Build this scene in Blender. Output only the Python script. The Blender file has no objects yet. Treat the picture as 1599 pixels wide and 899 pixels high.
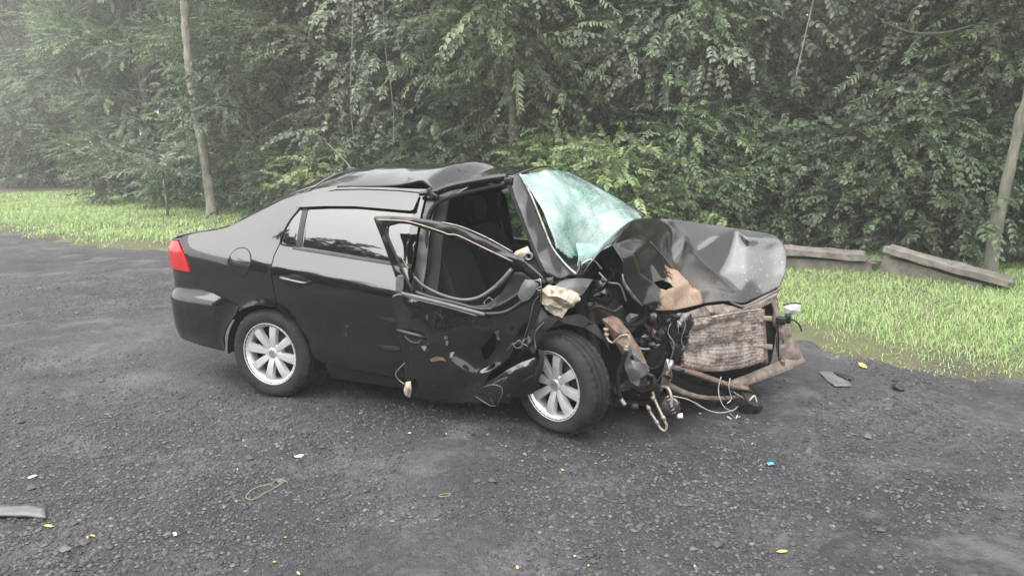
import bpy, bmesh, math, random
import numpy as np
from mathutils import Vector, Matrix, noise
from mathutils.geometry import delaunay_2d_cdt

# ------------------------------------------------------------------ camera
S = bpy.context.scene
COL = S.collection
CAM_H, PITCH, FPX = 1.65, 0.1952, 1150.0
cam_data = bpy.data.cameras.new('camera')
cam = bpy.data.objects.new('camera', cam_data)
COL.objects.link(cam)
cam.location = (0, 0, CAM_H)
cam.rotation_euler = (math.pi/2 - PITCH, 0, 0)
cam_data.sensor_width = 36
cam_data.lens = FPX/1599*36
cam_data.clip_end = 3000
S.camera = cam

# ------------------------------------------------------------------ sky, sun, exposure
SUN_EL, SUN_ROT = math.radians(58), math.radians(215)
w = bpy.data.worlds.new('World'); S.world = w; w.use_nodes = True
wn = w.node_tree; wn.nodes.clear()
sky = wn.nodes.new('ShaderNodeTexSky'); sky.sky_type = 'NISHITA'; sky.sun_disc = False
sky.sun_elevation = SUN_EL; sky.sun_rotation = SUN_ROT
sky.air_density = 1.0; sky.dust_density = 6.0; sky.ozone_density = 1.0
hs = wn.nodes.new('ShaderNodeHueSaturation'); hs.inputs['Saturation'].default_value = 0.16
bg = wn.nodes.new('ShaderNodeBackground'); bg.inputs['Strength'].default_value = 0.15
wo = wn.nodes.new('ShaderNodeOutputWorld')
gm_ = wn.nodes.new('ShaderNodeGamma'); gm_.inputs['Gamma'].default_value = 0.42      # cloud evens the sky out
wn.links.new(sky.outputs[0], hs.inputs['Color']); wn.links.new(hs.outputs[0], gm_.inputs[0]); wn.links.new(gm_.outputs[0], bg.inputs[0]); wn.links.new(bg.outputs[0], wo.inputs[0])
sun = bpy.data.lights.new('sun', 'SUN'); sun.energy = 0.8; sun.angle = math.radians(95); sun.color = (1, .97, .93)
so = bpy.data.objects.new('sun', sun); COL.objects.link(so)
# sun stands behind and above the photographer, veiled by cloud
sd = Vector((math.sin(SUN_ROT)*math.cos(SUN_EL), math.cos(SUN_ROT)*math.cos(SUN_EL), math.sin(SUN_EL)))
so.rotation_euler = sd.to_track_quat('Z', 'Y').to_euler()
S.view_settings.view_transform = 'Standard'
S.view_settings.look = 'None'
S.view_settings.gamma = 1
S.view_settings.exposure = 3.15
S.cycles.max_bounces = 6; S.cycles.diffuse_bounces = 3; S.cycles.glossy_bounces = 4
S.cycles.transmission_bounces = 5; S.cycles.transparent_max_bounces = 8; S.cycles.volume_bounces = 1
S.cycles.use_denoising = True

rng = np.random.default_rng(7)
random.seed(7)

# ------------------------------------------------------------------ helpers
def tag(o, label=None, cat=None, group=None, kind=None):
    if label: o['label'] = label
    if cat: o['category'] = cat
    if group: o['group'] = group
    if kind: o['kind'] = kind
    return o

def link(name, me, mat=None, parent=None, smooth=True):
    o = bpy.data.objects.new(name, me); COL.objects.link(o)
    if mat is not None and not me.materials: me.materials.append(mat)
    if parent is not None: o.parent = parent
    if smooth: me.shade_smooth()
    return o

def np_mesh(name, V, Q=None, T=None, n_q=0):
    """mesh from numpy: V (n,3), quads Q (m,4) and/or triangles T (k,3)"""
    me = bpy.data.meshes.new(name)
    V = np.asarray(V, np.float32)
    loops = []; sizes = []
    if Q is not None and len(Q): loops.append(np.asarray(Q).ravel()); sizes.append(np.full(len(Q), 4))
    if T is not None and len(T): loops.append(np.asarray(T).ravel()); sizes.append(np.full(len(T), 3))
    loops = np.concatenate(loops).astype(np.int32); sizes = np.concatenate(sizes).astype(np.int32)
    me.vertices.add(len(V)); me.vertices.foreach_set('co', V.ravel())
    me.loops.add(len(loops)); me.loops.foreach_set('vertex_index', loops)
    me.polygons.add(len(sizes))
    starts = np.concatenate([[0], np.cumsum(sizes)[:-1]]).astype(np.int32)
    me.polygons.foreach_set('loop_start', starts)
    me.update(calc_edges=True)
    return me

def empty(name, loc=(0,0,0), rz=0):
    o = bpy.data.objects.new(name, None); COL.objects.link(o)
    o.location = loc; o.rotation_euler = (0, 0, rz); o.empty_display_size = .2
    return o

class Mat:
    """small node-material helper"""
    def __init__(s, name):
        s.m = bpy.data.materials.new(name); s.m.use_nodes = True
        s.t = s.m.node_tree; s.b = s.t.nodes['Principled BSDF']; s.out = s.t.nodes['Material Output']
    def n(s, typ, **kw):
        nd = s.t.nodes.new(typ)
        for k, v in kw.items(): setattr(nd, k, v)
        return nd
    def l(s, a, b): s.t.links.new(a, b)
    def coord(s, kind='Object'):
        return s.n('ShaderNodeTexCoord').outputs[kind]
    def noise(s, scale, detail=4, rough=.55, vec=None, dist=0):
        nd = s.n('ShaderNodeTexNoise'); nd.inputs['Scale'].default_value = scale
        nd.inputs['Detail'].default_value = detail; nd.inputs['Roughness'].default_value = rough
        nd.inputs['Distortion'].default_value = dist
        s.l(vec if vec is not None else s.coord(), nd.inputs['Vector']); return nd.outputs['Fac']
    def vor(s, scale, feature='F1', vec=None, out='Distance', rnd=1):
        nd = s.n('ShaderNodeTexVoronoi', feature=feature); nd.inputs['Scale'].default_value = scale
        nd.inputs['Randomness'].default_value = rnd
        s.l(vec if vec is not None else s.coord(), nd.inputs['Vector']); return nd.outputs[out]
    def ramp(s, fac, stops):
        r = s.n('ShaderNodeValToRGB'); e = r.color_ramp.elements
        while len(e) < len(stops): e.new(.5)
        for k, (p, c) in enumerate(stops):
            e[k].position = p; e[k].color = (c[0], c[1], c[2], 1) if hasattr(c, '__len__') else (c, c, c, 1)
        s.l(fac, r.inputs[0]); return r.outputs[0]
    def mix(s, fac, a, b, blend='MIX'):
        x = s.n('ShaderNodeMix', data_type='RGBA', blend_type=blend)
        for sock, v in ((x.inputs[0], fac), (x.inputs[6], a), (x.inputs[7], b)):
            if hasattr(v, 'links'): s.l(v, sock)
            elif hasattr(v, '__len__'): sock.default_value = (v[0], v[1], v[2], 1)
            else: sock.default_value = v
        return x.outputs[2]
    def math(s, op, a, b=0.0, clamp=False):
        x = s.n('ShaderNodeMath', operation=op); x.use_clamp = clamp
        for sock, v in ((x.inputs[0], a), (x.inputs[1], b)):
            if hasattr(v, 'links'): s.l(v, sock)
            else: sock.default_value = v
        return x.outputs[0]
    def bump(s, h, strength=.3, dist=.01, normal=None):
        b = s.n('ShaderNodeBump'); b.inputs['Strength'].default_value = strength; b.inputs['Distance'].default_value = dist
        s.l(h, b.inputs['Height'])
        if normal is not None: s.l(normal, b.inputs['Normal'])
        s.l(b.outputs[0], s.b.inputs['Normal']); return b.outputs[0]
    def set(s, **kw):
        for k, v in kw.items():
            sock = s.b.inputs[k.replace('_', ' ')]
            if hasattr(v, 'links'): s.l(v, sock)
            elif hasattr(v, '__len__') and len(v) == 3: sock.default_value = (*v, 1) if len(sock.default_value) == 4 else v
            else: sock.default_value = v
        return s

# ------------------------------------------------------------------ ground materials
def mat_asphalt():
    a = Mat('asphalt')
    c = a.coord()
    big = a.noise(.55, 3, .6, c, .4); mid = a.noise(3.2, 5, .65, c); fine = a.noise(55, 3, .7, c)
    grit = a.vor(95, vec=c); grit2 = a.vor(38, vec=c, out='Color')
    base = a.ramp(big, [(.38, (.014, .0134, .0153)), (.50, (.029, .0278, .0312)), (.60, (.058, .0558, .0618))])
    base = a.mix(a.ramp(mid, [(.35, 0), (.7, 1)]), base, (.046, .0445, .049))
    speck = a.ramp(grit2, [(.0, (.35, .35, .35)), (.6, (.8, .8, .8)), (.93, (1.25, 1.25, 1.25)), (1, (2.6, 2.6, 2.6))])
    base = a.mix(.75, base, speck, 'MULTIPLY')
    dust = a.ramp(a.noise(1.7, 6, .7, c, .6), [(.52, 0), (.64, 1)])
    base = a.mix(a.math('MULTIPLY', dust, .7), base, (.090, .087, .094))
    h = a.math('ADD', a.math('MULTIPLY', grit, -.7), a.math('MULTIPLY', fine, .8))
    a.bump(h, .7, .012)
    a.set(Base_Color=base, Roughness=a.ramp(fine, [(.3, .55), (.7, .85)]), Specular_IOR_Level=.42)
    return a.m

def mat_soil():
    a = Mat('verge_soil'); c = a.coord()
    n1 = a.noise(1.3, 5, .6, c); n2 = a.noise(24, 5, .7, c)
    base = a.ramp(n1, [(.35, (.055, .047, .036)), (.52, (.085, .080, .045)), (.68, (.085, .115, .035))])
    base = a.mix(.6, base, a.ramp(n2, [(.3, (.45, .42, .38)), (.7, (1.2, 1.2, 1.1))]), 'MULTIPLY')
    a.bump(n2, .8, .02); a.set(Base_Color=base, Roughness=.95)
    return a.m

def mat_litter():
    a = Mat('forest_floor'); c = a.coord()
    n2 = a.noise(16, 5, .7, c)
    a.bump(n2, .8, .03); a.set(Base_Color=a.ramp(n2, [(.3, (.020, .018, .011)), (.6, (.05, .042, .024)), (.75, (.045, .06, .02))]), Roughness=.95)
    return a.m

def mat_stone(name, lo, hi):
    a = Mat(name)
    g = a.n('ShaderNodeNewGeometry')
    a.set(Base_Color=a.ramp(g.outputs['Random Per Island'], [(0, lo), (0.75, tuple(.5*(x+y) for x, y in zip(lo, hi))), (.97, hi), (1, tuple(min(1, 1.5*x) for x in hi))]), Roughness=.6)
    a.bump(a.noise(120, 3), .3, .004)
    return a.m

def mat_leaf(name, cols, trans=.35, rough=.36, spec=.5):
    """leaf blade: colours vary leaf by leaf and tree by tree; light passes through"""
    a = Mat(name); g = a.n('ShaderNodeNewGeometry'); oi = a.n('ShaderNodeObjectInfo')
    col = a.ramp(g.outputs['Random Per Island'], [(i/(len(cols)-1), c) for i, c in enumerate(cols)])
    h = a.n('ShaderNodeHueSaturation'); a.l(col, h.inputs['Color'])
    a.l(a.math('ADD', a.math('MULTIPLY', oi.outputs['Random'], .03), .485), h.inputs['Hue'])
    a.l(a.math('ADD', a.math('MULTIPLY', oi.outputs['Random'], .5), 1.25), h.inputs['Value'])
    h.inputs['Saturation'].default_value = .76
    a.set(Base_Color=h.outputs[0], Roughness=rough, Specular_IOR_Level=spec)
    tr = a.n('ShaderNodeBsdfTranslucent'); a.l(h.outputs[0], tr.inputs['Color'])
    mx = a.n('ShaderNodeMixShader'); mx.inputs[0].default_value = trans
    a.l(a.b.outputs[0], mx.inputs[1]); a.l(tr.outputs[0], mx.inputs[2]); a.l(mx.outputs[0], a.out.inputs[0])
    return a.m

def mat_bark(name, lo, hi, moss=None):
    a = Mat(name); c = a.coord()
    mp = a.n('ShaderNodeMapping'); mp.inputs['Scale'].default_value = (1, 1, .25); a.l(c, mp.inputs[0])
    n1 = a.noise(16, 6, .7, mp.outputs[0]); n2 = a.noise(3.5, 4, .6, c)
    col = a.ramp(n1, [(.3, lo), (.7, hi)])
    if moss: col = a.mix(a.ramp(n2, [(.48, 0), (.66, 1)]), col, moss)
    a.bump(n1, .7, .02); a.set(Base_Color=col, Roughness=.9)
    return a.m

M_ASPH, M_SOIL, M_LITTER = mat_asphalt(), mat_soil(), mat_litter()
M_GRAVEL = mat_stone('gravel_stone', (.009, .0087, .0101), (.078, .0755, .082))
M_GRASS = mat_leaf('grass_blade', [(.105, .185, .032), (.175, .28, .055), (.22, .33, .078), (.13, .225, .038), (.31, .30, .14)], .4, .5, .25)
M_LEAF = [mat_leaf('leaf_dark', [(.030, .055, .022), (.055, .088, .036), (.075, .115, .045), (.04, .07, .028)]),
          mat_leaf('leaf_mid', [(.048, .078, .028), (.085, .125, .045), (.11, .16, .058), (.06, .095, .036)]),
          mat_leaf('leaf_fresh', [(.075, .125, .03), (.13, .20, .05), (.16, .23, .07), (.09, .15, .038)]),
          mat_leaf('leaf_grey', [(.060, .080, .048), (.09, .115, .065), (.12, .145, .085), (.07, .09, .05)])]
M_BARK = mat_bark('bark_dark', (.035, .031, .025), (.10, .092, .076))
M_BARK_PALE = mat_bark('bark_pale', (.12, .115, .10), (.30, .285, .245), (.10, .11, .07))
M_BARK_MOSS = mat_bark('bark_mossy', (.07, .068, .055), (.17, .165, .135), (.085, .10, .055))

# ------------------------------------------------------------------ layout of road edge and forest edge (metres, x right, y away)
EDGE = np.array([(-70, 52), (-34, 29.5), (-18, 18.6), (-9.1, 13.0), (-7.2, 11.8), (-6.0, 11.4), (-5.1, 11.05), (-2, 8.9),
                 (0.4, 7.25), (2.3, 5.95), (2.58, 5.68), (2.86, 5.32), (3.25, 5.12), (3.66, 5.02), (5.2, 4.3), (9, 2.2), (20, -4), (60, -28)], float)
def edge_frame(s):
    """point and away-from-road normal at arc length s along the road edge"""
    d = np.diff(EDGE, axis=0); L = np.hypot(*d.T); cs = np.concatenate([[0], np.cumsum(L)])
    x = np.interp(s, cs, EDGE[:, 0]); y = np.interp(s, cs, EDGE[:, 1])
    n = np.array([.58, .815])
    return x, y, n, cs

def vnoise(x, y, f, seed=0):
    """smooth value noise, vectorised"""
    x = np.asarray(x)*f+seed*17.3; y = np.asarray(y)*f+seed*9.1
    xi = np.floor(x).astype(int); yi = np.floor(y).astype(int); xf = x-xi; yf = y-yi
    def h(a, b):
        v = np.sin(a*127.1+b*311.7+seed*74.7)*43758.5453
        return v-np.floor(v)
    u = xf*xf*(3-2*xf); v = yf*yf*(3-2*yf)
    return (h(xi, yi)*(1-u)+h(xi+1, yi)*u)*(1-v)+(h(xi, yi+1)*(1-u)+h(xi+1, yi+1)*u)*v
def fbm(x, y, f, seed=0, o=4):
    return sum(vnoise(x, y, f*2**k, seed+k)*.5**k for k in range(o))/sum(.5**k for k in range(o))

def road_z(x, y):
    z = (fbm(x, y, .45, 3, 3)-.5)*.05 + (fbm(x, y, 2.6, 5, 3)-.5)*.022
    # smoother hard crust on the right and in the middle, loose surface at the left
    z = z + .012*np.clip((fbm(x, y, 1.1, 11, 3)-.52)*9, 0, 1)
    return z + .004

def grid_mesh(name, xs, ys, zf):
    X, Y = np.meshgrid(xs, ys); V = np.stack([X, Y, zf(X, Y)], -1).reshape(-1, 3)
    nx, ny = len(xs), len(ys); i = np.arange(nx*ny).reshape(ny, nx)
    Q = np.stack([i[:-1, :-1], i[:-1, 1:], i[1:, 1:], i[1:, :-1]], -1).reshape(-1, 4)
    return np_mesh(name, V, Q)

# ground: one sheet to the horizon
gm = grid_mesh('ground', np.linspace(-600, 600, 9), np.linspace(-600, 600, 9), lambda x, y: x*0-.12)
tag(link('ground', gm, M_LITTER), kind='structure')
# road: fine sheet near, stretching out coarse
xs = np.concatenate([np.linspace(-60, -9, 26)[:-1], np.arange(-9, 7, .06), np.linspace(7, 60, 26)])
ys = np.concatenate([np.linspace(-60, .6, 28)[:-1], np.arange(.6, 13.5, .06), np.linspace(13.5, 60, 28)])
tag(link('road', grid_mesh('road', xs, ys, road_z), M_ASPH), kind='structure')

# grassy verge: strip from the road edge back under the trees
_, _, _, CS = edge_frame(0); SMAX = CS[-1]
ss = np.unique(np.concatenate([np.arange(0, SMAX, 1.2), np.arange(CS[2], CS[15], .07)]))
tt = np.concatenate([[-.03, 0, .04, .1, .2, .4], np.arange(.7, 9, .35), [11, 14, 20, 40, 90]])
def verge_pts(s, t):
    x, y, n, _ = edge_frame(s)
    j = ((fbm(s, s*0, .9, 21, 4)-.5)*.9+(fbm(s, s*0+3, 4.5, 23, 3)-.5)*.5)*np.exp(-np.maximum(t, 0)/.9)
    x = x+n[0]*(t+j); y = y+n[1]*(t+j)
    h = .05*np.clip(t/.35, 0, 1)+(fbm(x, y, .5, 31, 3)-.5)*.14*np.clip(t/1.5, 0, 1)
    z = np.where(t <= 0, -.02, h+.012)
    return x, y, z
Sg, Tg = np.meshgrid(ss, tt); vx, vy, vz = verge_pts(Sg, Tg)
i = np.arange(Sg.size).reshape(Sg.shape)
Q = np.stack([i[:-1, :-1], i[:-1, 1:], i[1:, 1:], i[1:, :-1]], -1).reshape(-1, 4)
tag(link('verge', np_mesh('verge', np.stack([vx, vy, vz], -1).reshape(-1, 3), Q), M_SOIL), kind='structure')

# grass on the verge
def blades(n, s0, s1, t0, t1, hmin, hmax, wd, fall):
    s = rng.uniform(s0, s1, n); t = t0+(t1-t0)*rng.random(n)**fall
    x, y, z = verge_pts(s, t)
    keep = (fbm(x, y, 1.5, 41, 3)+rng.random(n)*.5-.25+.42*np.clip(t/1.1, 0, 1)) > .60
    x, y, z, t = x[keep], y[keep], z[keep], t[keep]; n = len(x)
    h = rng.uniform(hmin, hmax, n)*(.55+.9*fbm(x, y, 1.1, 51, 2))*np.clip(.45+t, .45, 1)
    a = rng.uniform(0, 2*np.pi, n); le = rng.uniform(.25, 1.5, n)*h
    dx, dy = np.cos(a), np.sin(a); wx, wy = -dy*wd/2, dx*wd/2
    P = np.zeros((n, 5, 3))
    for k, (f, u, ws) in enumerate([(0, 0, -1), (0, 0, 1), (.35, .62, 1), (.35, .62, -1), (1, 1, 0)]):
        P[:, k, 0] = x+dx*le*f+wx*ws; P[:, k, 1] = y+dy*le*f+wy*ws; P[:, k, 2] = z-.01+h*u*(1-.25*f*le/h)
    b = np.arange(n)[:, None]*5
    return P.reshape(-1, 3), b+np.array([[0, 1, 2, 3]]), b+np.array([[3, 2, 4]])
parts = [blades(115000, CS[8], CS[15], .02, 5.5, .025, .10, .0055, 1.1), blades(75000, CS[2], CS[8], .02, 8, .04, .12, .016, 1.0)]
V = []; Qs = []; Ts = []; off = 0
for p, q, t_ in parts:
    V.append(p); Qs.append(q+off); Ts.append(t_+off); off += len(p)
tag(link('grass', np_mesh('grass', np.concatenate(V), np.concatenate(Qs), np.concatenate(Ts)), M_GRASS),
    'short bright green grass covering the verge behind the car', 'grass', kind='stuff')

# loose gravel lying on the road
def gravel(n):
    # more stones per square metre towards the viewer
    d = 1.9*(9.5/1.9)**rng.random(n); ang = rng.uniform(-.78, .78, n)
    x = d*np.tan(ang)*.95; y = d
    loose = fbm(x, y, .8, 61, 4)
    keep = (loose*1.7+rng.random(n)*.30 > 1.02)
    x, y = x[keep], y[keep]; n = len(x)
    r = .003+.0095*rng.random(n)**3.2+.0010*y*.45
    r[rng.random(n) < .006] *= 2.2
    z = road_z(x, y)+r*.25
    base = np.array([(1, 0, 0), (.2, .9, .1), (-.9, .3, -.1), (-.35, -.9, .1), (.6, -.75, -.05), (.1, .05, .75), (-.3, .2, .6)], float)
    P = base[None]*rng.uniform(.65, 1.35, (n, 7, 3))*r[:, None, None]
    a = rng.uniform(0, 6.28, n); c, s = np.cos(a)[:, None], np.sin(a)[:, None]
    X = P[..., 0]*c-P[..., 1]*s; Y = P[..., 0]*s+P[..., 1]*c
    P = np.stack([X+x[:, None], Y+y[:, None], P[..., 2]*.8+z[:, None]], -1)
    T = np.array([(0, 1, 5), (1, 6, 5), (1, 2, 6), (2, 3, 6), (3, 5, 6), (3, 4, 5), (4, 0, 5)])
    return P.reshape(-1, 3), (np.arange(n)[:, None, None]*7+T[None]).reshape(-1, 3)
p, t_ = gravel(140000)
tag(link('gravel', np_mesh('gravel', p, None, t_), M_GRAVEL, smooth=False), 'loose black asphalt gravel scattered over the road', 'gravel', kind='stuff')

# ------------------------------------------------------------------ foliage
def rot_to(d, up_j=0.0):
    """rotation matrices (n,3,3) taking +x to unit directions d, leaf face mostly up"""
    d = d/np.linalg.norm(d, axis=1, keepdims=True)
    up = np.tile([0., 0, 1], (len(d), 1))+rng.normal(0, up_j, d.shape)
    y = np.cross(up, d); y /= np.linalg.norm(y, axis=1, keepdims=True)+1e-9
    z = np.cross(d, y)
    return np.stack([d, y, z], -1)

def leaf_quads(length, width, fold, droop):
    """two folded quads, outline of a pointed oval, along +x"""
    v = np.array([(0, 0, 0), (.30, .5, 0), (.68, .42, 0), (1, 0, 0), (.68, -.42, 0), (.30, -.5, 0)], float)
    v[:, 0] *= length; v[:, 1] *= width
    v[:, 2] = np.abs(v[:, 1])*fold-droop*(v[:, 0]/length)**2*length
    return v, np.array([(0, 3, 2, 1), (0, 5, 4, 3)])

def spray(kind):
    """one twig with its leaves: verts, quads"""
    V = []; Q = []; off = 0
    if kind == 'pinnate': L, n, ll, lw, dr = .55, 9, .13, .040, .35
    elif kind == 'broad': L, n, ll, lw, dr = .38, 5, .125, .075, .45
    elif kind == 'fine':  L, n, ll, lw, dr = .45, 8, .085, .034, .3
    elif kind == 'vine':  L, n, ll, lw, dr = .55, 6, .10, .075, 1.0
    elif kind == 'frond': L, n, ll, lw, dr = 1.0, 13, .24, .055, .55
    else:                 L, n, ll, lw, dr = .9, 6, .30, .17, .4      # 'coarse', for the wood far behind
    for k in range(n):
        f = (k+.6)/n; px = L*f*(1-.12*dr*f); pz = -dr*L*f*f*.55
        for sgn in ((1, -1) if k < n-1 else (1, -1, 0)):
            a = sgn*(1.05-.35*f)+random.uniform(-.25, .25)
            s = random.uniform(.75, 1.15)*(1-.35*abs(f-.45))
            v, q = leaf_quads(ll*s, lw*s, .35, .25)
            tilt = random.uniform(-.5, .35)-.25*dr
            ca, sa, ct, st = math.cos(a), math.sin(a), math.cos(tilt), math.sin(tilt)
            x = v[:, 0]*ct-v[:, 2]*st; z = v[:, 0]*st+v[:, 2]*ct; y = v[:, 1]
            V.append(np.stack([x*ca-y*sa+px, x*sa+y*ca, z+pz], -1)); Q.append(q+off); off += 6
    # the twig itself
    pts = [(0, 0, 0), (L*.5, 0, -dr*L*.14), (L*(1-.1*dr), 0, -dr*L*.55)]
    r = .006 if kind != 'coarse' else .01
    for p in pts: V.append(np.array([(p[0], r, p[2]), (p[0], -r, p[2])]))
    Q.append(np.array([(0, 1, 3, 2), (2, 3, 5, 4)])+off)
    return np.concatenate(V), np.concatenate(Q)

def scatter(kinds, P, D, sc, upj=.35):
    """many sprays at P along D, one mesh"""
    V = []; Q = []; off = 0
    tm = [spray(k) for k in kinds for _ in range(3)]
    idx = rng.integers(0, len(tm), len(P)); R = rot_to(D, upj)
    for k, (v, q) in enumerate(tm):
        m = idx == k
        if not m.any(): continue
        W = np.einsum('nij,vj->nvi', R[m], v)*sc[m][:, None, None]+P[m][:, None]
        V.append(W.reshape(-1, 3)); Q.append((np.arange(m.sum())[:, None, None]*len(v)+q[None]).reshape(-1, 4)+off); off += W.shape[0]*len(v)
    return np.concatenate(V), np.concatenate(Q)

def tube_np(pts, rad, seg=7):
    pts = np.asarray(pts, float); n = len(pts); rad = np.broadcast_to(rad, n)
    T = np.gradient(pts, axis=0); T /= np.linalg.norm(T, axis=1, keepdims=True)+1e-9
    up = np.array([.31, .17, .93]) if abs(T[0] @ np.array([.31, .17, .93])) < .9 else np.array([1., 0, 0])
    V = []
    for k in range(n):
        a = np.cross(T[k], up); a /= np.linalg.norm(a)+1e-9; b = np.cross(T[k], a); up = np.cross(a, T[k])
        th = np.linspace(0, 2*np.pi, seg, endpoint=False)
        V.append(pts[k]+rad[k]*(np.cos(th)[:, None]*a+np.sin(th)[:, None]*b))
    V = np.concatenate(V); i = np.arange(n*seg).reshape(n, seg); j = np.roll(i, -1, 1)
    Q = np.stack([i[:-1], j[:-1], j[1:], i[1:]], -1).reshape(-1, 4)
    V = np.concatenate([V, pts[:1], pts[-1:]])
    T3 = np.concatenate([np.stack([j[0], i[0], np.full(seg, n*seg)], -1), np.stack([i[-1], j[-1], np.full(seg, n*seg+1)], -1)])
    return V, Q, T3

def bez(pts, n=14):
    """smooth curve through points (Catmull-Rom)"""
    P = np.asarray(pts, float); P = np.concatenate([[2*P[0]-P[1]], P, [2*P[-1]-P[-2]]]); out = []
    m = max(2, n//(len(P)-3))
    for k in range(1, len(P)-2):
        for t in np.linspace(0, 1, m, endpoint=False):
            a, b, c, d = P[k-1:k+3]
            out.append(.5*((2*b)+(c-a)*t+(2*a-5*b+4*c-d)*t*t+(3*b-a-3*c+d)*t**3))
    out.append(P[-2]); return np.array(out)

def join(parts):
    V = []; Q = []; T = []; off = 0
    for v, q, t in parts:
        V.append(v)
        if q is not None and len(q): Q.append(np.asarray(q)+off)
        if t is not None and len(t): T.append(np.asarray(t)+off)
        off += len(v)
    return np.concatenate(V), (np.concatenate(Q) if Q else None), (np.concatenate(T) if T else None)

def crown_data(z0, z1, R, clumps, per, kinds, spread, trunk, droop, scale=(.8, 1.25), shell=.45):
    """clumps of sprays on limbs that leave the trunk curve; returns crown mesh arrays and limb tubes"""
    P = []; D = []; limbs = []
    for c in range(clumps):
        u = (c+random.random())/clumps; z = z0+(z1-z0)*u**.85
        prof = math.sin(math.pi*min(.98, .22+.78*u))**.6
        a = random.uniform(0, 2*math.pi); r = R*prof*(shell+(1-shell)*math.sqrt(random.random()))
        tz = max(.3, z-r*random.uniform(.1, .6)); k = np.interp(tz, trunk[:, 2], np.arange(len(trunk)))
        t0 = np.array([np.interp(k, np.arange(len(trunk)), trunk[:, i]) for i in range(3)])
        c0 = t0*[1, 1, 0]+np.array([r*math.cos(a), r*math.sin(a), z])
        limbs.append(tube_np(bez([t0, (t0+c0)/2+[0, 0, r*.18], c0], 6), np.linspace(.035+.012*r, .008, 7)[:7], 5))
        n = int(per*random.uniform(.55, 1.4)); g = rng.normal(0, 1, (n, 3))*[spread, spread, spread*.48]
        out = np.array([math.cos(a), math.sin(a), 0])
        P.append(c0+g); D.append(g*.9/spread+out*.9+[0, 0, .25-droop]+rng.normal(0, .45, (n, 3)))
    P = np.concatenate(P); D = np.concatenate(D)
    ok = P[:, 2] > .12; P, D = P[ok], D[ok]
    V, Q = scatter(kinds, P, D, rng.uniform(*scale, len(P)))
    V[:, 2] = np.maximum(V[:, 2], .03)
    return (V, Q), join(limbs)

def make_tree(name, trunk_pts, r0, r1, bark, leaf, crown_args):
    t = empty(name)
    tr = bez(trunk_pts, 60)
    tv = tube_np(tr, np.linspace(r0, r1, len(tr))*(1+.35*np.exp(-np.maximum(tr[:, 2], 0)/.25)), 12)
    ph = np.array([noise.noise(Vector((p[0]*9+5, p[1]*9, p[2]*3.5)))+.6*noise.noise(Vector((p[0]*25, p[1]*25, p[2]*11))) for p in tv[0]])
    tv[0][:, :2] += (tv[0][:, :2]-np.stack([np.interp(tv[0][:, 2], tr[:, 2], tr[:, 0]), np.interp(tv[0][:, 2], tr[:, 2], tr[:, 1])], -1))*ph[:, None]*.35
    crown, limbs = crown_data(trunk=tr, **crown_args)
    v, q, t3 = join([tv, limbs])
    link('trunk', np_mesh('trunk', v, q, t3), bark, t)
    link('crown', np_mesh('crown', crown[0], crown[1]), leaf, t, smooth=False)
    return t

def copy_tree(o):
    c = o.copy(); COL.objects.link(c)
    for ch in o.children:
        d = ch.copy(); COL.objects.link(d); d.parent = c
    return c

def at_ground(px, y):
    """x of a pixel column at distance y on the ground"""
    return (px-799.5)/FPX*(y*math.cos(PITCH)+CAM_H*math.sin(PITCH))

PROTO = {}
PROTO['dense'] = lambda: make_tree('broadleaf_tree', [(0, 0, -.2), (.1, .05, 2), (-.1, .1, 4), (.1, 0, 6.6)], .15, .05, M_BARK, M_LEAF[0],
    dict(z0=.5, z1=6.6, R=2.3, clumps=50, per=44, kinds=['broad', 'fine'], spread=.36, droop=.25))
PROTO['feather'] = lambda: make_tree('feathery_tree', [(0, 0, -.2), (-.1, .05, 2), (.15, .1, 4), (0, 0, 6.8)], .12, .04, M_BARK_MOSS, M_LEAF[1],
    dict(z0=.9, z1=6.8, R=2.4, clumps=46, per=40, kinds=['pinnate', 'fine'], spread=.40, droop=.35))
PROTO['vine'] = lambda: make_tree('vine_covered_tree', [(0, 0, -.2), (.1, 0, 2), (.0, .1, 4), (0, .2, 6.2)], .13, .05, M_BARK, M_LEAF[3],
    dict(z0=.4, z1=6.4, R=1.9, clumps=52, per=40, kinds=['vine', 'broad'], spread=.40, droop=.9))
PROTO['fine'] = lambda: make_tree('small_leaved_tree', [(0, 0, -.2), (.05, 0, 2), (.2, .1, 4), (.1, .2, 6.6)], .11, .04, M_BARK, M_LEAF[1],
    dict(z0=.7, z1=6.6, R=2.2, clumps=54, per=46, kinds=['fine'], spread=.36, droop=.3))
PROTO['shrub'] = lambda: make_tree('shrub', [(0, 0, -.1), (.05, 0, .5), (0, .05, 1.2)], .03, .012, M_BARK, M_LEAF[2],
    dict(z0=.15, z1=1.7, R=.95, clumps=22, per=24, kinds=['broad', 'fine'], spread=.26, droop=.2, scale=(.6, 1.0)))
PROTO['bush'] = lambda: make_tree('bush', [(0, 0, -.1), (-.05, 0, .5), (0, .05, 1.4)], .035, .012, M_BARK, M_LEAF[0],
    dict(z0=.12, z1=2.0, R=1.15, clumps=26, per=26, kinds=['vine', 'fine', 'broad'], spread=.30, droop=.35, scale=(.7, 1.05)))
MADE = {}
def plant(kind, x, y, sc, rz, label, cat, group=None, z=0.0):
    if kind not in MADE: MADE[kind] = PROTO[kind](); o = MADE[kind]
    else: o = copy_tree(MADE[kind])
    o.location = (x, y, z); o.scale = (sc, sc, sc); o.rotation_euler = (0, 0, rz)
    for k in ('label', 'category', 'group'):
        if k in o: del o[k]
    return tag(o, label, cat, group)

G_T = 'trees along the forest edge'; G_S = 'undergrowth along the forest edge'
SAME_T = 'leafy tree in the unbroken forest wall behind the car, trunk hidden by foliage'
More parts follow.
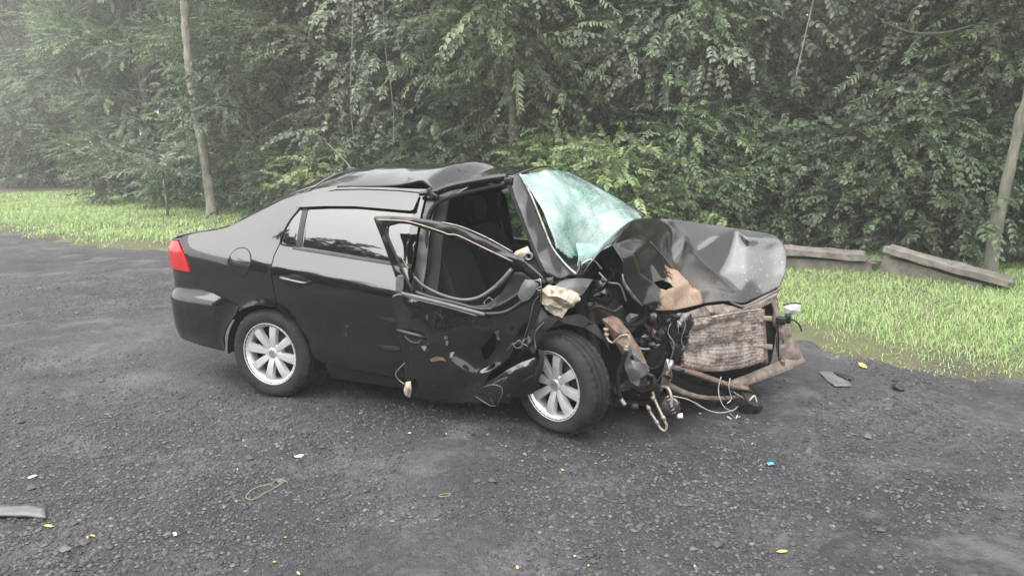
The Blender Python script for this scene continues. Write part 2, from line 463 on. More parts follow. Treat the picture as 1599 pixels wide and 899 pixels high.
# kind, pixel column of the foot, distance, scale, turn, own label (None: one of the trees nobody could tell apart)
TREES = [
 ('dense', -70, 88, 4.1, .3, 'dark misty tree past the left edge of the verge'), ('fine', 25, 72, 3.4, 2.2, 'mist-veiled grey-green tree at the far left edge of the photo'),
 ('dense', 100, 56, 2.7, 4.0, 'dark tree between the misty short trunk and the far left edge'), ('feather', 160, 46, 2.2, .9, 'feathery dim tree between the misty short trunk and the sapling'),
 ('fine', 60, 48, 2.3, 4.6, 'pale misty tree standing left of the short pale trunk'), ('dense', 215, 33, 1.55, 1.3, 'grey misty tree standing behind the sapling'), ('fine', 245, 25, 1.2, 2.8, 'dim small-leaved tree just left of the pale slender trunk'),
 ('dense', -15, 52, 2.5, 3.5, 'pale misty tree at the left edge, above the grass'),
 ('fine', 410, 18.6, 1.0, 1.9, 'light grey-green leafy tree just right of the pale slender trunk'),
 ('dense', 470, 17.4, .95, 5.1, 'dark tree rising above the car boot'), ('fine', 555, 16.8, .92, 3.0, 'leafy tree overhanging the car antenna'),
 ('vine', 640, 16.6, 1.05, .4, 'vine-hung tree rising above the rear door'), ('dense', 705, 16.2, .9, 2.6, 'dark tree rising above the middle of the roof'),
 ('feather', 880, 15.6, .9, 3.6, 'feathery tree rising behind the windscreen'), ('fine', 960, 14.2, .85, 5.5, 'small-leaved tree rising above the windscreen top'),
 ('feather', 1035, 13.4, .85, 1.2, 'drooping feathery tree above the crumpled bonnet'), ('vine', 1090, 12.9, .98, 2.9, 'vine-draped tree at the left of the dark forest gap'),
 ('dense', 1215, 20.5, 1.0, .2, 'dark tree standing deep inside the forest gap, above the concrete wall'), ('dense', 1300, 19.6, 1.0, 3.3, 'dark tree deep in the forest gap, its right-hand side'),
 ('feather', 1440, 12.3, .8, .8, 'arching feathery tree at the right of the dark forest gap'), ('vine', 1490, 12.0, .95, 4.4, 'vine-hung tree above the tilted concrete slab'),
 ('fine', 1555, 11.8, .85, 1.5, 'small-leaved tree behind the leaning bare trunk'), ('feather', 1660, 11.3, .85, 2.4, 'feathery tree at the right edge of the photo'),
]
for kind, px, y, sc, rz, lab in TREES:
    plant(kind, at_ground(px, y), y, sc, rz, lab or SAME_T, 'tree', G_T)
SHRUBS = [
 ('bush', 15, 29, 1.35, .2, 'pale misty bush at the far left foot of the forest'), ('bush', 85, 27, 1.25, 1.4, 'misty bush left of the short pale trunk'), ('bush', 200, 19.6, .75, 2.2, 'dim bush just right of the short pale trunk'), ('bush', 285, 18.6, .7, 3.2, 'dark bush behind the feather-fronded sapling'),
 ('bush', 385, 17.3, .7, .7, 'dark bush right of the pale slender trunk, above the boot lid'), ('bush', 455, 15.9, .75, 4.1, 'dark bush above the rear quarter window'),
 ('shrub', 545, 14.6, .95, 1.1, 'bright green shrub peeping over the car roof beside the antenna'), ('bush', 640, 14.6, .9, 5.0, 'dark bush above the middle of the roof'), ('bush', 725, 14.2, .95, 2.0, 'dark bush left of the mossy trunk'),
 ('bush', 815, 13.6, .95, .1, 'dark bush at the foot of the mossy trunk'), ('shrub', 890, 12.3, 1.05, 2.5, 'bright green shrub directly above the top of the windscreen'),
 ('shrub', 962, 11.5, .95, 4.0, 'yellow-green shrub at the far edge of the shattered windscreen'), ('bush', 1050, 11.5, .85, 3.1, 'dark bush above the rear edge of the crumpled bonnet'),
 ('shrub', 1120, 11.2, .72, .4, 'fresh green shrub just above the crumpled bonnet'), ('bush', 1175, 11.6, .85, 1.8, 'dark bush above the middle of the crumpled bonnet'), ('bush', 1240, 11.7, .8, 5.4, 'dark bush behind the left end of the low concrete parapet'),
 ('bush', 1310, 11.3, .85, .9, 'dark bush behind the middle of the low concrete parapet'), ('bush', 1380, 10.9, .95, 2.7, 'dark bush behind the gap between the two concrete pieces'), ('bush', 1455, 10.4, 1.0, 3.9, 'dark bush behind the middle of the tilted concrete slab'), ('bush', 1505, 11.0, .95, 1.2, 'dark bush behind the lower end of the tilted slab'),
 ('bush', 1615, 10.6, .95, 4.7, 'dark bush behind the foot of the leaning trunk'), ('bush', 1690, 9.6, 1.0, .5, 'dark bush beyond the right edge of the grass'),
]
SAME_S = 'dark green bush filling the foot of the forest wall behind the verge'
for kind, px, y, sc, rz, lab in SHRUBS:
    plant(kind, at_ground(px, y), y, sc, rz, lab or SAME_S, 'shrub', G_S)

# trees whose bare trunks the photo shows
def px_pts(lst, y):
    """trunk axis through pixels, at distance y"""
    out = []
    for px, py in lst:
        u = (449.5-py)/FPX; dy = math.cos(PITCH)+u*math.sin(PITCH); dz = -math.sin(PITCH)+u*math.cos(PITCH)
        t = y/dy; out.append((t*(px-799.5)/FPX, y, CAM_H+t*dz))
    return out
def trunk_tree(name, label, pix, y, r0, r1, bark, leaf, top, cr, lean=0):
    pts = px_pts(pix, y); base = pts[0]
    pts = [(p[0]-base[0], lean*i, p[2]) for i, p in enumerate(pts)]
    pts[0] = (pts[0][0], 0, -.15)
    pts.append((pts[-1][0]+(pts[-1][0]-pts[-2][0])*1.6, 0, top))
    o = make_tree(name, pts, r0, r1, bark, leaf, cr); o.location = (base[0], y, 0)
    return tag(o, label, 'tree', G_T)
trunk_tree('pale_trunked_tree', 'slender tree with a pale bare leaning trunk behind the car boot', [(333, 345), (318, 240), (301, 150), (291, 60), (286, -20)], 15.9, .10, .07, M_BARK_PALE, M_LEAF[1], 10,
    dict(z0=5.0, z1=10, R=2.0, clumps=26, per=30, kinds=['fine', 'broad'], spread=.45, droop=.3))
trunk_tree('misty_trunked_tree', 'tree with a short pale trunk showing in the mist at left', [(167, 312), (156, 262), (143, 180), (122, 95), (105, 20)], 27, .16, .09, M_BARK_PALE, M_LEAF[3], 9.5,
    dict(z0=2.6, z1=11, R=3.0, clumps=60, per=50, kinds=['fine', 'broad'], spread=.45, droop=.3))
trunk_tree('mossy_trunked_tree', 'tree with a straight mossy trunk rising behind the car roof', [(803, 300), (803, 230), (800, 170), (790, 90), (782, -10)], 12.6, .08, .05, M_BARK_MOSS, M_LEAF[1], 9,
    dict(z0=2.1, z1=7, R=1.1, clumps=40, per=36, kinds=['pinnate', 'vine'], spread=.42, droop=.5))
trunk_tree('leaning_trunk', 'bare leaning trunk at the right edge beside the broken concrete wall', [(1546, 430), (1556, 350), (1572, 285), (1592, 190), (1622, 60)], 8.9, .068, .05, M_BARK_MOSS, M_LEAF[1], 8,
    dict(z0=4.2, z1=8, R=1.5, clumps=16, per=26, kinds=['pinnate'], spread=.4, droop=.4))
# sapling with long feather-like fronds on the left
sap = empty('sapling', (at_ground(262, 15.8), 15.8, 0))
pts = bez([(0, 0, -.1), (.02, 0, .6), (-.03, .02, 1.15)], 10)
v, q, t3 = tube_np(pts, np.linspace(.03, .014, len(pts)), 7)
link('trunk', np_mesh('trunk', v, q, t3), M_BARK, sap)
P = []; D = []
for a in np.linspace(0, 6.28, 13): P.append((-.03, 0, .95+.25*rng.random())); D.append((math.cos(a), math.sin(a)*.8-.25, rng.uniform(.15, .75)))
v, q = scatter(['frond'], np.array(P), np.array(D), rng.uniform(.75, 1.05, len(P)), .15)
link('crown', np_mesh('crown', v, q), M_LEAF[3], sap, smooth=False)
tag(sap, 'small sapling with long feather-like fronds left of the pale trunk', 'tree', G_T)

# hanging lianas in front of the forest wall
def strand(name, pix, y, r, mat, label, cat):
    p = bez(px_pts(pix, y), 24)
    v, q, t3 = tube_np(p, r, 6)
    return tag(link(name, np_mesh(name, v, q, t3), mat), label, cat)
strand('liana', [(738, 225), (748, 190), (749, 150), (753, 95), (770, 40), (786, -30)], 13.2, .008, M_BARK_PALE, 'curved pale liana hanging left of the mossy trunk', 'liana')
strand('liana', [(608, 262), (613, 230), (615, 190), (611, 140), (600, 60), (598, -30)], 13.6, .007, M_BARK_PALE, 'thin straight liana hanging above the middle of the car roof', 'liana')
strand('liana', [(552, 215), (549, 185), (547, 150), (550, 60), (552, -20)], 14.0, .007, M_BARK_PALE, 'short thin liana hanging above the car antenna', 'liana')
strand('dead_branch', [(806, 200), (835, 222), (868, 248), (905, 275)], 12.7, .022, M_BARK_MOSS, 'dead branch slanting down from the mossy trunk', 'branch')
strand('bare_branch', [(1243, 120), (1252, 80), (1261, 40), (1275, -20)], 11.0, .009, M_BARK_PALE, 'pale bare branch pointing up at the dark gap', 'branch')
strand('bare_branch', [(1378, 35), (1420, 50), (1470, 52), (1520, 40)], 10.0, .012, M_BARK, 'thin bare branch running level at the upper right', 'branch')

# the wood behind, one mass
def wood(n, s_rng, t_rng, h, sc):
    s = rng.uniform(*s_rng, n); t = t_rng[0]+(t_rng[1]-t_rng[0])*rng.random(n)
    x, y, nn, _ = edge_frame(s); x = x+nn[0]*t; y = y+nn[1]*t
    z = h*rng.random(n)**.9+.1
    D = rng.normal(0, .7, (n, 3))+[-nn[0], -nn[1], -.1]
    return scatter(['coarse'], np.stack([x, y, z], -1), D, rng.uniform(*sc, n), .5)
V1, Q1 = wood(8800, (CS[2]-4, CS[15]+10), (9.5, 22), 8, (.7, 1.5))
V2, Q2 = wood(900, (2, CS[1]-3), (5, 20), 13, (2.6, 4.4))      # where the road leads off into the mist
V1, Q1, _ = join([(V1, Q1, None), (V2, Q2, None)])
tag(link('woodland', np_mesh('woodland', V1, Q1), M_LEAF[0], smooth=False), 'dense dark forest mass seen through gaps behind the front trees', 'forest', kind='stuff')
tk = []
for k in range(70):
    s = random.uniform(CS[2], CS[14]); t = random.uniform(7.5, 14); x, y, nn, _ = edge_frame(s); x += nn[0]*t; y += nn[1]*t
    tk.append(tube_np(bez([(x, y, -.1), (x+random.uniform(-.4, .4), y, 4), (x+random.uniform(-.8, .8), y, 8)], 8), np.linspace(.12, .06, 9)[:9], 6))
v, q, t3 = join(tk)
tag(link('woodland_trunks', np_mesh('woodland_trunks', v, q, t3), M_BARK), 'dim tree trunks deep in the forest shade', 'forest', kind='stuff')
# the wood on the other side of the road, behind the photographer, mirrored in the car's paint and glass
def wood2(n):
    s = rng.uniform(CS[3], CS[15]+6, n); x, y, nn, _ = edge_frame(s)
    t = -rng.uniform(22, 29, n); h = 7+7.5*fbm(s, s*0, .22, 77, 3)
    z = h*rng.random(n)**.8+.1
    D = rng.normal(0, .7, (n, 3))+[nn[0], nn[1], -.1]
    return scatter(['coarse'], np.stack([x+nn[0]*t, y+nn[1]*t, z], -1), D, rng.uniform(1.2, 2.2, n), .5)
v, q = wood2(3300)
tag(link('opposite_woodland', np_mesh('opposite_woodland', v, q), M_LEAF[0], smooth=False), 'dark treeline across the road, mirrored in the car windows', 'forest', kind='stuff')

# ================================================================== the wrecked car
CAR_X, CAR_Y, YAW = -1.2898, 5.3469, 0.3589
CZ = .012
car = empty('wrecked_car', (CAR_X, CAR_Y, CZ), -YAW)
tag(car, 'black four-door sedan with its front end crushed and its front door torn open', 'car')
_c, _s = math.cos(YAW), math.sin(YAW)
def ray(px, py):
    u = (449.5-py)/FPX; x = (px-799.5)/FPX
    d = (x, math.cos(PITCH)+u*math.sin(PITCH), -math.sin(PITCH)+u*math.cos(PITCH))
    o = ((-CAR_X)*_c-(-CAR_Y)*_s, (-CAR_X)*_s+(-CAR_Y)*_c, CAM_H-CZ)
    return o, (d[0]*_c-d[1]*_s, d[0]*_s+d[1]*_c, d[2])
def cy(px, py, y):
    """point of the car (x forward of the rear axle, y to its left, z up) seen at a pixel, y metres from the car's centre plane"""
    o, d = ray(px, py); t = (y-o[1])/d[1]
    return Vector((o[0]+t*d[0], y, o[2]+t*d[2]))

# ------------------------------------------------------------------ car materials
def mat_paint(name, dirt=.35, chips=False):
    a = Mat(name); c = a.coord()
    n = a.noise(7, 5, .65, c); f = a.noise(140, 3, .7, c)
    d = a.ramp(n, [(.40, 0), (.78, 1)])
    col = a.mix(a.math('MULTIPLY', d, dirt*.35), (.0022, .0022, .0026), (.030, .028, .026))
    if chips:
        sp = a.ramp(a.noise(46, 4, .75, c), [(.66, 0), (.70, 1)])
        sp = a.math('MULTIPLY', sp, a.ramp(a.noise(5, 3, .6, c), [(.45, 0), (.62, 1)]))
        col = a.mix(a.math('MULTIPLY', sp, .8), col, (.26, .23, .19))
    r = a.ramp(n, [(.3, .13 if not chips else .16), (.8, .24 if not chips else .36)])
    a.set(Base_Color=col, Roughness=r, Specular_IOR_Level=.05, Coat_Weight=1, Coat_Roughness=.045, Coat_IOR=1.75)
    a.bump(a.noise(3.0, 2, .5, c), .03, .02)
    return a.m
def mat_simple(name, col, rough=.5, metal=0, var=.25, scale=18, bump=.15, spec=.5, hi=None):
    a = Mat(name); c = a.coord(); n = a.noise(scale, 5, .65, c)
    lo = tuple(x*(1-var) for x in col); hi = hi or tuple(min(1, x*(1+var)) for x in col)
    a.set(Base_Color=a.ramp(n, [(.3, lo), (.7, hi)]), Roughness=a.ramp(n, [(.3, max(.02, rough-.08)), (.7, min(1, rough+.1))]), Metallic=metal, Specular_IOR_Level=spec)
    if bump: a.bump(n, bump, .01)
    return a.m
DULL = mat_simple('dull_black_paint', (.004, .004, .0045), .22, 0, .4, 9, .05, spec=.5); PAINT = mat_paint('black_paint', .2); PAINT_DOOR = mat_paint('black_paint_scuffed', .7, True)
BLACKP = mat_simple('black_plastic', (.008, .008, .0085), .42, bump=.05)
RUBBER = mat_simple('rubber', (.006, .006, .0065), .75, bump=.1, spec=.3)
TYRE = mat_simple('tyre_rubber', (.010, .0098, .0098), .78, var=.45, scale=9, bump=.1, hi=(.027, .0262, .0255), spec=.3)
ALLOY = mat_simple('alloy', (.60, .60, .59), .36, .55, .12, 20, .03)
DARKM = mat_simple('oily_steel', (.010, .0095, .0095), .5, .1, .6, 14, .3, spec=.45, hi=(.035, .032, .030))
STEEL = mat_simple('bare_steel', (.24, .235, .23), .40, .75, .45, 22, .3)
RUST = mat_simple('rusty_steel', (.115, .070, .048), .75, .15, .5, 26, .4, hi=(.25, .175, .135))
TAN = mat_simple('dusty_beam', (.12, .094, .08), .75, .15, .4, 18, .35, hi=(.27, .22, .19))
CREAM = mat_simple('cream_foam', (.24, .20, .14), .85, 0, .45, 24, .5, hi=(.50, .45, .36))
PIPE = mat_simple('pale_pipe', (.29, .255, .205), .5, .4, .3, 30, .1)
GREYP = mat_simple('grey_plastic', (.085, .085, .09), .5, 0, .3, 20, .1)
WHITEP = mat_simple('white_plastic', (.62, .61, .57), .4, 0, .12, 16, .05)
FABRIC = mat_simple('seat_fabric', (.016, .016, .017), .95, 0, .4, 220, .25, spec=.2)
TRIM = mat_simple('interior_trim', (.008, .008, .0085), .7, 0, .25, 60, .1, spec=.3)
LINER = mat_simple('head_lining', (.30, .29, .27), .95, 0, .1, 90, .1, spec=.2)
WIRE = mat_simple('wire_metal', (.45, .43, .40), .4, .7, .2, 40, 0)
REARDARK = mat_simple('underbody_and_gap_shade', (.005, .005, .005), .85, 0, .3, 20, .2, spec=.2)  # also painted into radiator gaps and backing sheets to stand for shade
def mat_tint():
    a = Mat('tinted_glass'); a.set(Base_Color=(.004, .005, .005), Roughness=.03, Specular_IOR_Level=.6, Coat_Weight=1, Coat_Roughness=.02, Coat_IOR=1.6)
    a.bump(a.noise(2.2, 2, .5), .03, .02); return a.m
TINT = mat_tint()
def mat_clear():
    a = Mat('side_glass')
    a.set(Base_Color=(.30, .36, .33), Roughness=.03, Transmission_Weight=1.0, IOR=1.05, Specular_IOR_Level=.5); return a.m
CLEAR = mat_clear()
def mat_shatter():
    a = Mat('shattered_glass'); c = a.coord()
    w1 = a.noise(5, 4, .6, c)
    v = a.n('ShaderNodeVectorMath', operation='ADD'); a.l(c, v.inputs[0])
    sc = a.n('ShaderNodeVectorMath', operation='SCALE'); a.l(w1, sc.inputs[0]); sc.inputs['Scale'].default_value = .16; a.l(sc.outputs[0], v.inputs[1])
    e1 = a.vor(19, 'DISTANCE_TO_EDGE', v.outputs[0]); e2 = a.vor(55, 'DISTANCE_TO_EDGE', v.outputs[0])
    l1 = a.ramp(e1, [(0, 1), (.035, 0)]); l2 = a.ramp(e2, [(0, 1), (.07, 0)])
    patch = a.ramp(a.noise(3.2, 5, .65, c, .5), [(.40, 0), (.62, 1)])
    l2 = a.math('MULTIPLY', l2, patch)
    # long cracks running out from the blow at the near lower corner
    sub_ = a.n('ShaderNodeVectorMath', operation='SUBTRACT'); a.l(v.outputs[0], sub_.inputs[0]); sub_.inputs[1].default_value = (1.98, -.30, 1.05)
    sx = a.n('ShaderNodeSeparateXYZ'); a.l(sub_.outputs[0], sx.inputs[0])
    ang = a.math('ARCTAN2', sx.outputs['Y'], a.math('MULTIPLY', sx.outputs['X'], 1.5))
    fr = a.math('FRACT', a.math('ADD', a.math('MULTIPLY', ang, 8.0), a.math('MULTIPLY', w1, 2.5)))
    l3 = a.ramp(a.math('ABSOLUTE', a.math('SUBTRACT', fr, .5)), [(.0, 1), (.035, 0)])
    ln = a.n('ShaderNodeVectorMath', operation='LENGTH'); a.l(sub_.outputs[0], ln.inputs[0])
    fr2 = a.math('FRACT', a.math('ADD', a.math('MULTIPLY', ln.outputs['Value'], 11.0), a.math('MULTIPLY', w1, 3.0)))
    l4 = a.math('MULTIPLY', a.ramp(a.math('ABSOLUTE', a.math('SUBTRACT', fr2, .5)), [(.0, 1), (.05, 0)]), patch)
    crack = a.math('MAXIMUM', a.math('MAXIMUM', a.math('MULTIPLY', l1, .6), a.math('MULTIPLY', l2, .7)), a.math('MAXIMUM', l3, a.math('MULTIPLY', l4, .8)))
    frost = a.math('ADD', a.math('MULTIPLY', patch, .45), .30)
    col = a.mix(crack, (.40, .54, .515), (.86, .90, .89))
    a.set(Base_Color=col, Roughness=.28, Specular_IOR_Level=.7, Coat_Weight=.9, Coat_Roughness=.09, Coat_IOR=1.7)
    a.bump(a.math('ADD', crack, a.noise(14, 4, .6, c)), .25, .01)
    tr = a.n('ShaderNodeBsdfTransparent'); tr.inputs[0].default_value = (.55, .85, .80, 1)
    mx = a.n('ShaderNodeMixShader'); a.l(a.math('MAXIMUM', frost, crack), mx.inputs[0])
    a.l(tr.outputs[0], mx.inputs[1]); a.l(a.b.outputs[0], mx.inputs[2]); a.l(mx.outputs[0], a.out.inputs[0])
    return a.m
SHATTER = mat_shatter()
def mat_lens():
    a = Mat('red_lens'); c = a.coord()
    sep = a.n('ShaderNodeSeparateXYZ'); a.l(c, sep.inputs[0])
    a.set(Base_Color=a.ramp(a.math('FRACT', a.math('MULTIPLY', sep.outputs['Z'], 60)), [(0, (.34, .008, .007)), (1, (.46, .018, .014))]), Roughness=.12, Coat_Weight=.6, Coat_Roughness=.05, Subsurface_Weight=.15, Subsurface_Radius=(.03, .004, .004)); return a.m
LENS = mat_lens()
def mat_bonnet():
    """black paint with dust, scratches and a rusty bare patch where the nose was struck"""
    a = Mat('struck_paint'); c = a.coord()
    n = a.noise(6, 6, .7, c); fine = a.noise(70, 4, .75, c)
    col = a.mix(a.math('MULTIPLY', a.ramp(n, [(.42, 0), (.75, 1)]), .25), (.003, .003, .0035), (.05, .045, .04))
    def blob(center, radius, soft):
        d = a.n('ShaderNodeVectorMath', operation='DISTANCE'); a.l(c, d.inputs[0]); d.inputs[1].default_value = center
        q = a.math('ADD', a.math('DIVIDE', d.outputs['Value'], radius), a.math('MULTIPLY', a.math('SUBTRACT', n, .5), 1.5))
        return a.ramp(q, [(1-soft, 1), (1, 0)])
    rust = blob(cy(1056, 472, -.20), .22, .14)
    haze = blob(cy(1090, 458, .0), .34, .7)
    spk = a.math('MULTIPLY', a.ramp(a.noise(40, 4, .8, c), [(.60, 0), (.66, 1)]), blob(cy(1212, 410, .42), .34, .5))
    spk2 = a.math('MULTIPLY', a.ramp(a.noise(60, 3, .8, c), [(.66, 0), (.69, 1)]), blob(cy(1090, 420, -.1), .6, .4))
    col = a.mix(a.math('MULTIPLY', haze, .5), col, (.16, .14, .13))
    col = a.mix(rust, col, a.ramp(fine, [(.3, (.20, .14, .10)), (.7, (.40, .30, .23))]))
    col = a.mix(a.math('MAXIMUM', spk, a.math('MULTIPLY', spk2, .7)), col, (.16, .15, .13))
    rr = a.mix(rust, a.ramp(n, [(.35, .10), (.75, .26)]), (.7, .7, .7))
    cw = a.math('MULTIPLY', a.math('SUBTRACT', 1.0, rust), .85)
    a.set(Base_Color=col, Roughness=rr, Coat_Weight=cw, Coat_Roughness=.15, Coat_IOR=1.75, Specular_IOR_Level=.1)
    a.bump(a.math('ADD', a.noise(5, 3, .5, c), a.math('MULTIPLY', fine, .08)), .12, .03)
    return a.m
BONNET = mat_bonnet()

# ------------------------------------------------------------------ body surface
PLAN = np.array([(3.4, .80), (2.4, .826), (1.0, .832), (.3, .831), (-.10, .828), (-.40, .816), (-.63, .797), (-.80, .757), (-.893, .672), (-.94, .54), (-.965, .3), (-.975, 0.)])
_pp = bez(np.column_stack([PLAN, np.zeros(len(PLAN))]), 240)[:, :2]
_d = np.concatenate([[0], np.cumsum(np.hypot(*np.diff(_pp, axis=0).T))])
_u0 = np.interp(0, -_pp[:, 0], _d)          # u = 0 at the rear axle, forward positive
_U = _u0-_d
def plan(u):
    x = np.interp(u, _U[::-1], _pp[::-1, 0]); y = np.interp(u, _U[::-1], _pp[::-1, 1])
    e = 1e-3; dx = np.interp(u+e, _U[::-1], _pp[::-1, 0])-np.interp(u-e, _U[::-1], _pp[::-1, 0]); dy = np.interp(u+e, _U[::-1], _pp[::-1, 1])-np.interp(u-e, _U[::-1], _pp[::-1, 1])
    n = np.hypot(dx, dy)+1e-9
    return x, y, -dy/n, dx/n                # outward normal (towards +y side)
def ss(a, b, x): t = min(1, max(0, (x-a)/(b-a))); return t*t*(3-2*t)
def crease_z(x): return .862-.105*min(max(x, -.7), 1.9)
def belt_z(x): return 1.012-.092*(min(max(x, -.3), 1.9)-.1)
def inset(x, z):
    """how far the side of the body lies inside its widest outline"""
    zc = crease_z(x); zb = belt_z(x)
    if z <= zc:
        d = zc-z
        i = .002+.030*(d/.65)**1.5+max(0, .30-z)*.40-.010*math.exp(-((z-.36)/.07)**2)
        return i
    if z <= zb: 
        t = z-zc
        return .002+t*.47
    h_ = z-zb; f_ = ss(-.12, .16, x); i = .002+(zb-zc)*.47+f_*(h_*.28+h_*h_*.42)+(1-f_)*h_*.50
    if z > 1.33: i += (z-1.33)**2*12
    return i
def side_pt(u, z, ins=0, sgn=-1, arch=(0, .345)):
    x, y, nx, ny = plan(u); i = inset(u, z)+ins
    r = math.hypot(u-arch[0], z-.275)
    if r < .47 and z < .75: i -= .013*math.exp(-((r-.352)/.030)**2)
    return Vector((x-nx*i, sgn*(y-ny*i), z))

def clip_cell(poly, x0, x1, y0, y1):
    for ax, lim, s in ((0, x0, 1), (0, x1, -1), (1, y0, 1), (1, y1, -1)):
        out = []
        for k in range(len(poly)):
            a, b = poly[k-1], poly[k]
            ia, ib = (a[ax]-lim)*s >= 0, (b[ax]-lim)*s >= 0
            if ia != ib:
                t = (lim-a[ax])/(b[ax]-a[ax]); out.append((a[0]+t*(b[0]-a[0]), a[1]+t*(b[1]-a[1])))
            if ib: out.append(b)
        poly = out
        if not poly: return poly
    return poly
def shrink(poly, d):
    n = len(poly); A = sum(poly[k-1][0]*poly[k][1]-poly[k][0]*poly[k-1][1] for k in range(n))
    s = 1 if A > 0 else -1; out = []
    for k in range(n):
        a, b, c = Vector(poly[k-1]), Vector(poly[k]), Vector(poly[(k+1) % n])
        n1 = Vector((-(b-a).y, (b-a).x)).normalized()*s; n2 = Vector((-(c-b).y, (c-b).x)).normalized()*s
        m = n1+n2; m = m/max(.35, m.length_squared/2) if m.length > 1e-6 else n1
        out.append(tuple(b+m*d))
    return out
def smooth_poly(pts, n=4):
    """points marked with a third value are sharp corners; the others are rounded"""
    out = []; N = len(pts)
    for k in range(N):
        p = pts[k]
        if len(p) > 2: out.append((p[0], p[1])); continue
        a, b, c = Vector(pts[k-1][:2]), Vector(p[:2]), Vector(pts[(k+1) % N][:2])
        for i in range(n):
            t = (i+.5)/n; q0 = b+(a-b)*.4*(1-t); q1 = b+(c-b)*.4*t
            out.append(tuple(q0*(1-t)+q1*t))
    return out
def panel(name, poly, mapf, mat, parent, thick=.010, gap=.0032, cell=.04, bevel=.003, flip=False):
    """a sheet cut to an outline in (u, z) and laid on the body surface"""
    poly = shrink(poly, gap) if gap else poly
    us = [p[0] for p in poly]; zs = [p[1] for p in poly]
    bm = bmesh.new(); 
    for i in range(int(math.floor(min(us)/cell)), int(math.ceil(max(us)/cell))):
        for j in range(int(math.floor(min(zs)/cell)), int(math.ceil(max(zs)/cell))):
            q = clip_cell(poly, i*cell, (i+1)*cell, j*cell, (j+1)*cell)
            if len(q) < 3: continue
            vs = [bm.verts.new((p[0], p[1], 0)) for p in q]
            try: bm.faces.new(vs)
            except ValueError: pass
    bmesh.ops.remove_doubles(bm, verts=bm.verts[:], dist=2e-4)
    bmesh.ops.dissolve_degenerate(bm, edges=bm.edges[:], dist=1e-4)
    for v in bm.verts: v.co = mapf(v.co.x, v.co.y)
    bmesh.ops.recalc_face_normals(bm, faces=bm.faces[:])
    bm.normal_update()
    # outside faces away from the car's middle
    cc = sum((f.calc_center_median() for f in bm.faces), Vector())/len(bm.faces)
    ref = Vector((.6, 0, .6)); nn = sum((f.normal*f.calc_area() for f in bm.faces), Vector())
    if nn.dot(cc-ref) < 0: bmesh.ops.reverse_faces(bm, faces=bm.faces[:])
    me = bpy.data.meshes.new(name); bm.to_mesh(me); bm.free()
    o = link(name, me, mat, parent)
    if thick:
        m = o.modifiers.new('thickness', 'SOLIDIFY'); m.thickness = thick; m.offset = -1
        if bevel:
            b = o.modifiers.new('edge', 'BEVEL'); b.width = bevel; b.segments = 2; b.limit_method = 'ANGLE'; b.angle_limit = math.radians(50)
        wnm = o.modifiers.new('flat', 'WEIGHTED_NORMAL'); wnm.weight = 100; wnm.keep_sharp = False
    return o
def tube(name, pts, r, mat, parent, seg=8, n=0, cap=True):
    # four-sided bars stay hard-edged
    p = bez(pts, n or max(8, 6*len(pts))) if len(pts) > 2 else np.array([list(q) for q in pts], float)
    if hasattr(r, '__len__'): r = np.interp(np.linspace(0, 1, len(p)), np.linspace(0, 1, len(r)), r)
    v, q, t3 = tube_np(p, r, seg)
    return link(name, np_mesh(name, v, q, t3), mat, parent, smooth=seg > 4)
def box_bm(bm, c, s, rot=None):
    r = bmesh.ops.create_cube(bm, size=1)['verts']
    for v in r:
        co = Vector((v.co.x*s[0], v.co.y*s[1], v.co.z*s[2]))
        v.co = (rot @ co if rot else co)+Vector(c)
    return r
def block(name, boxes, mat, parent, bevel=.008, seg=2):
    bm = bmesh.new()
    for b in boxes: box_bm(bm, *b)
    me = bpy.data.meshes.new(name); bm.to_mesh(me); bm.free()
    o = link(name, me, mat, parent)
    if bevel:
        m = o.modifiers.new('edge', 'BEVEL'); m.width = bevel; m.segments = seg; m.limit_method = 'ANGLE'
    return o
def lathe(name, prof, axis_o, axis_d, mat, parent, seg=48, closed=False, fn=None):
    """profile (radius, along-axis) turned about an axis"""
    d = Vector(axis_d).normalized(); q = d.to_track_quat('Y', 'Z').to_matrix(); n = len(prof); V = []
    for k in range(seg):
        a = 2*math.pi*k/seg
        for i, (r, h) in enumerate(prof):
            rr = r+(fn(k, i) if fn else 0)
            V.append(Vector(axis_o)+q @ Vector((rr*math.cos(a), h, rr*math.sin(a))))
    Q = []
    for k in range(seg):
        for i in range(n if closed else n-1):
            j = (i+1) % n; Q.append((k*n+i, k*n+j, ((k+1) % seg)*n+j, ((k+1) % seg)*n+i))
    me = bpy.data.meshes.new(name); me.from_pydata([tuple(v) for v in V], [], Q); me.update()
    return link(name, me, mat, parent)
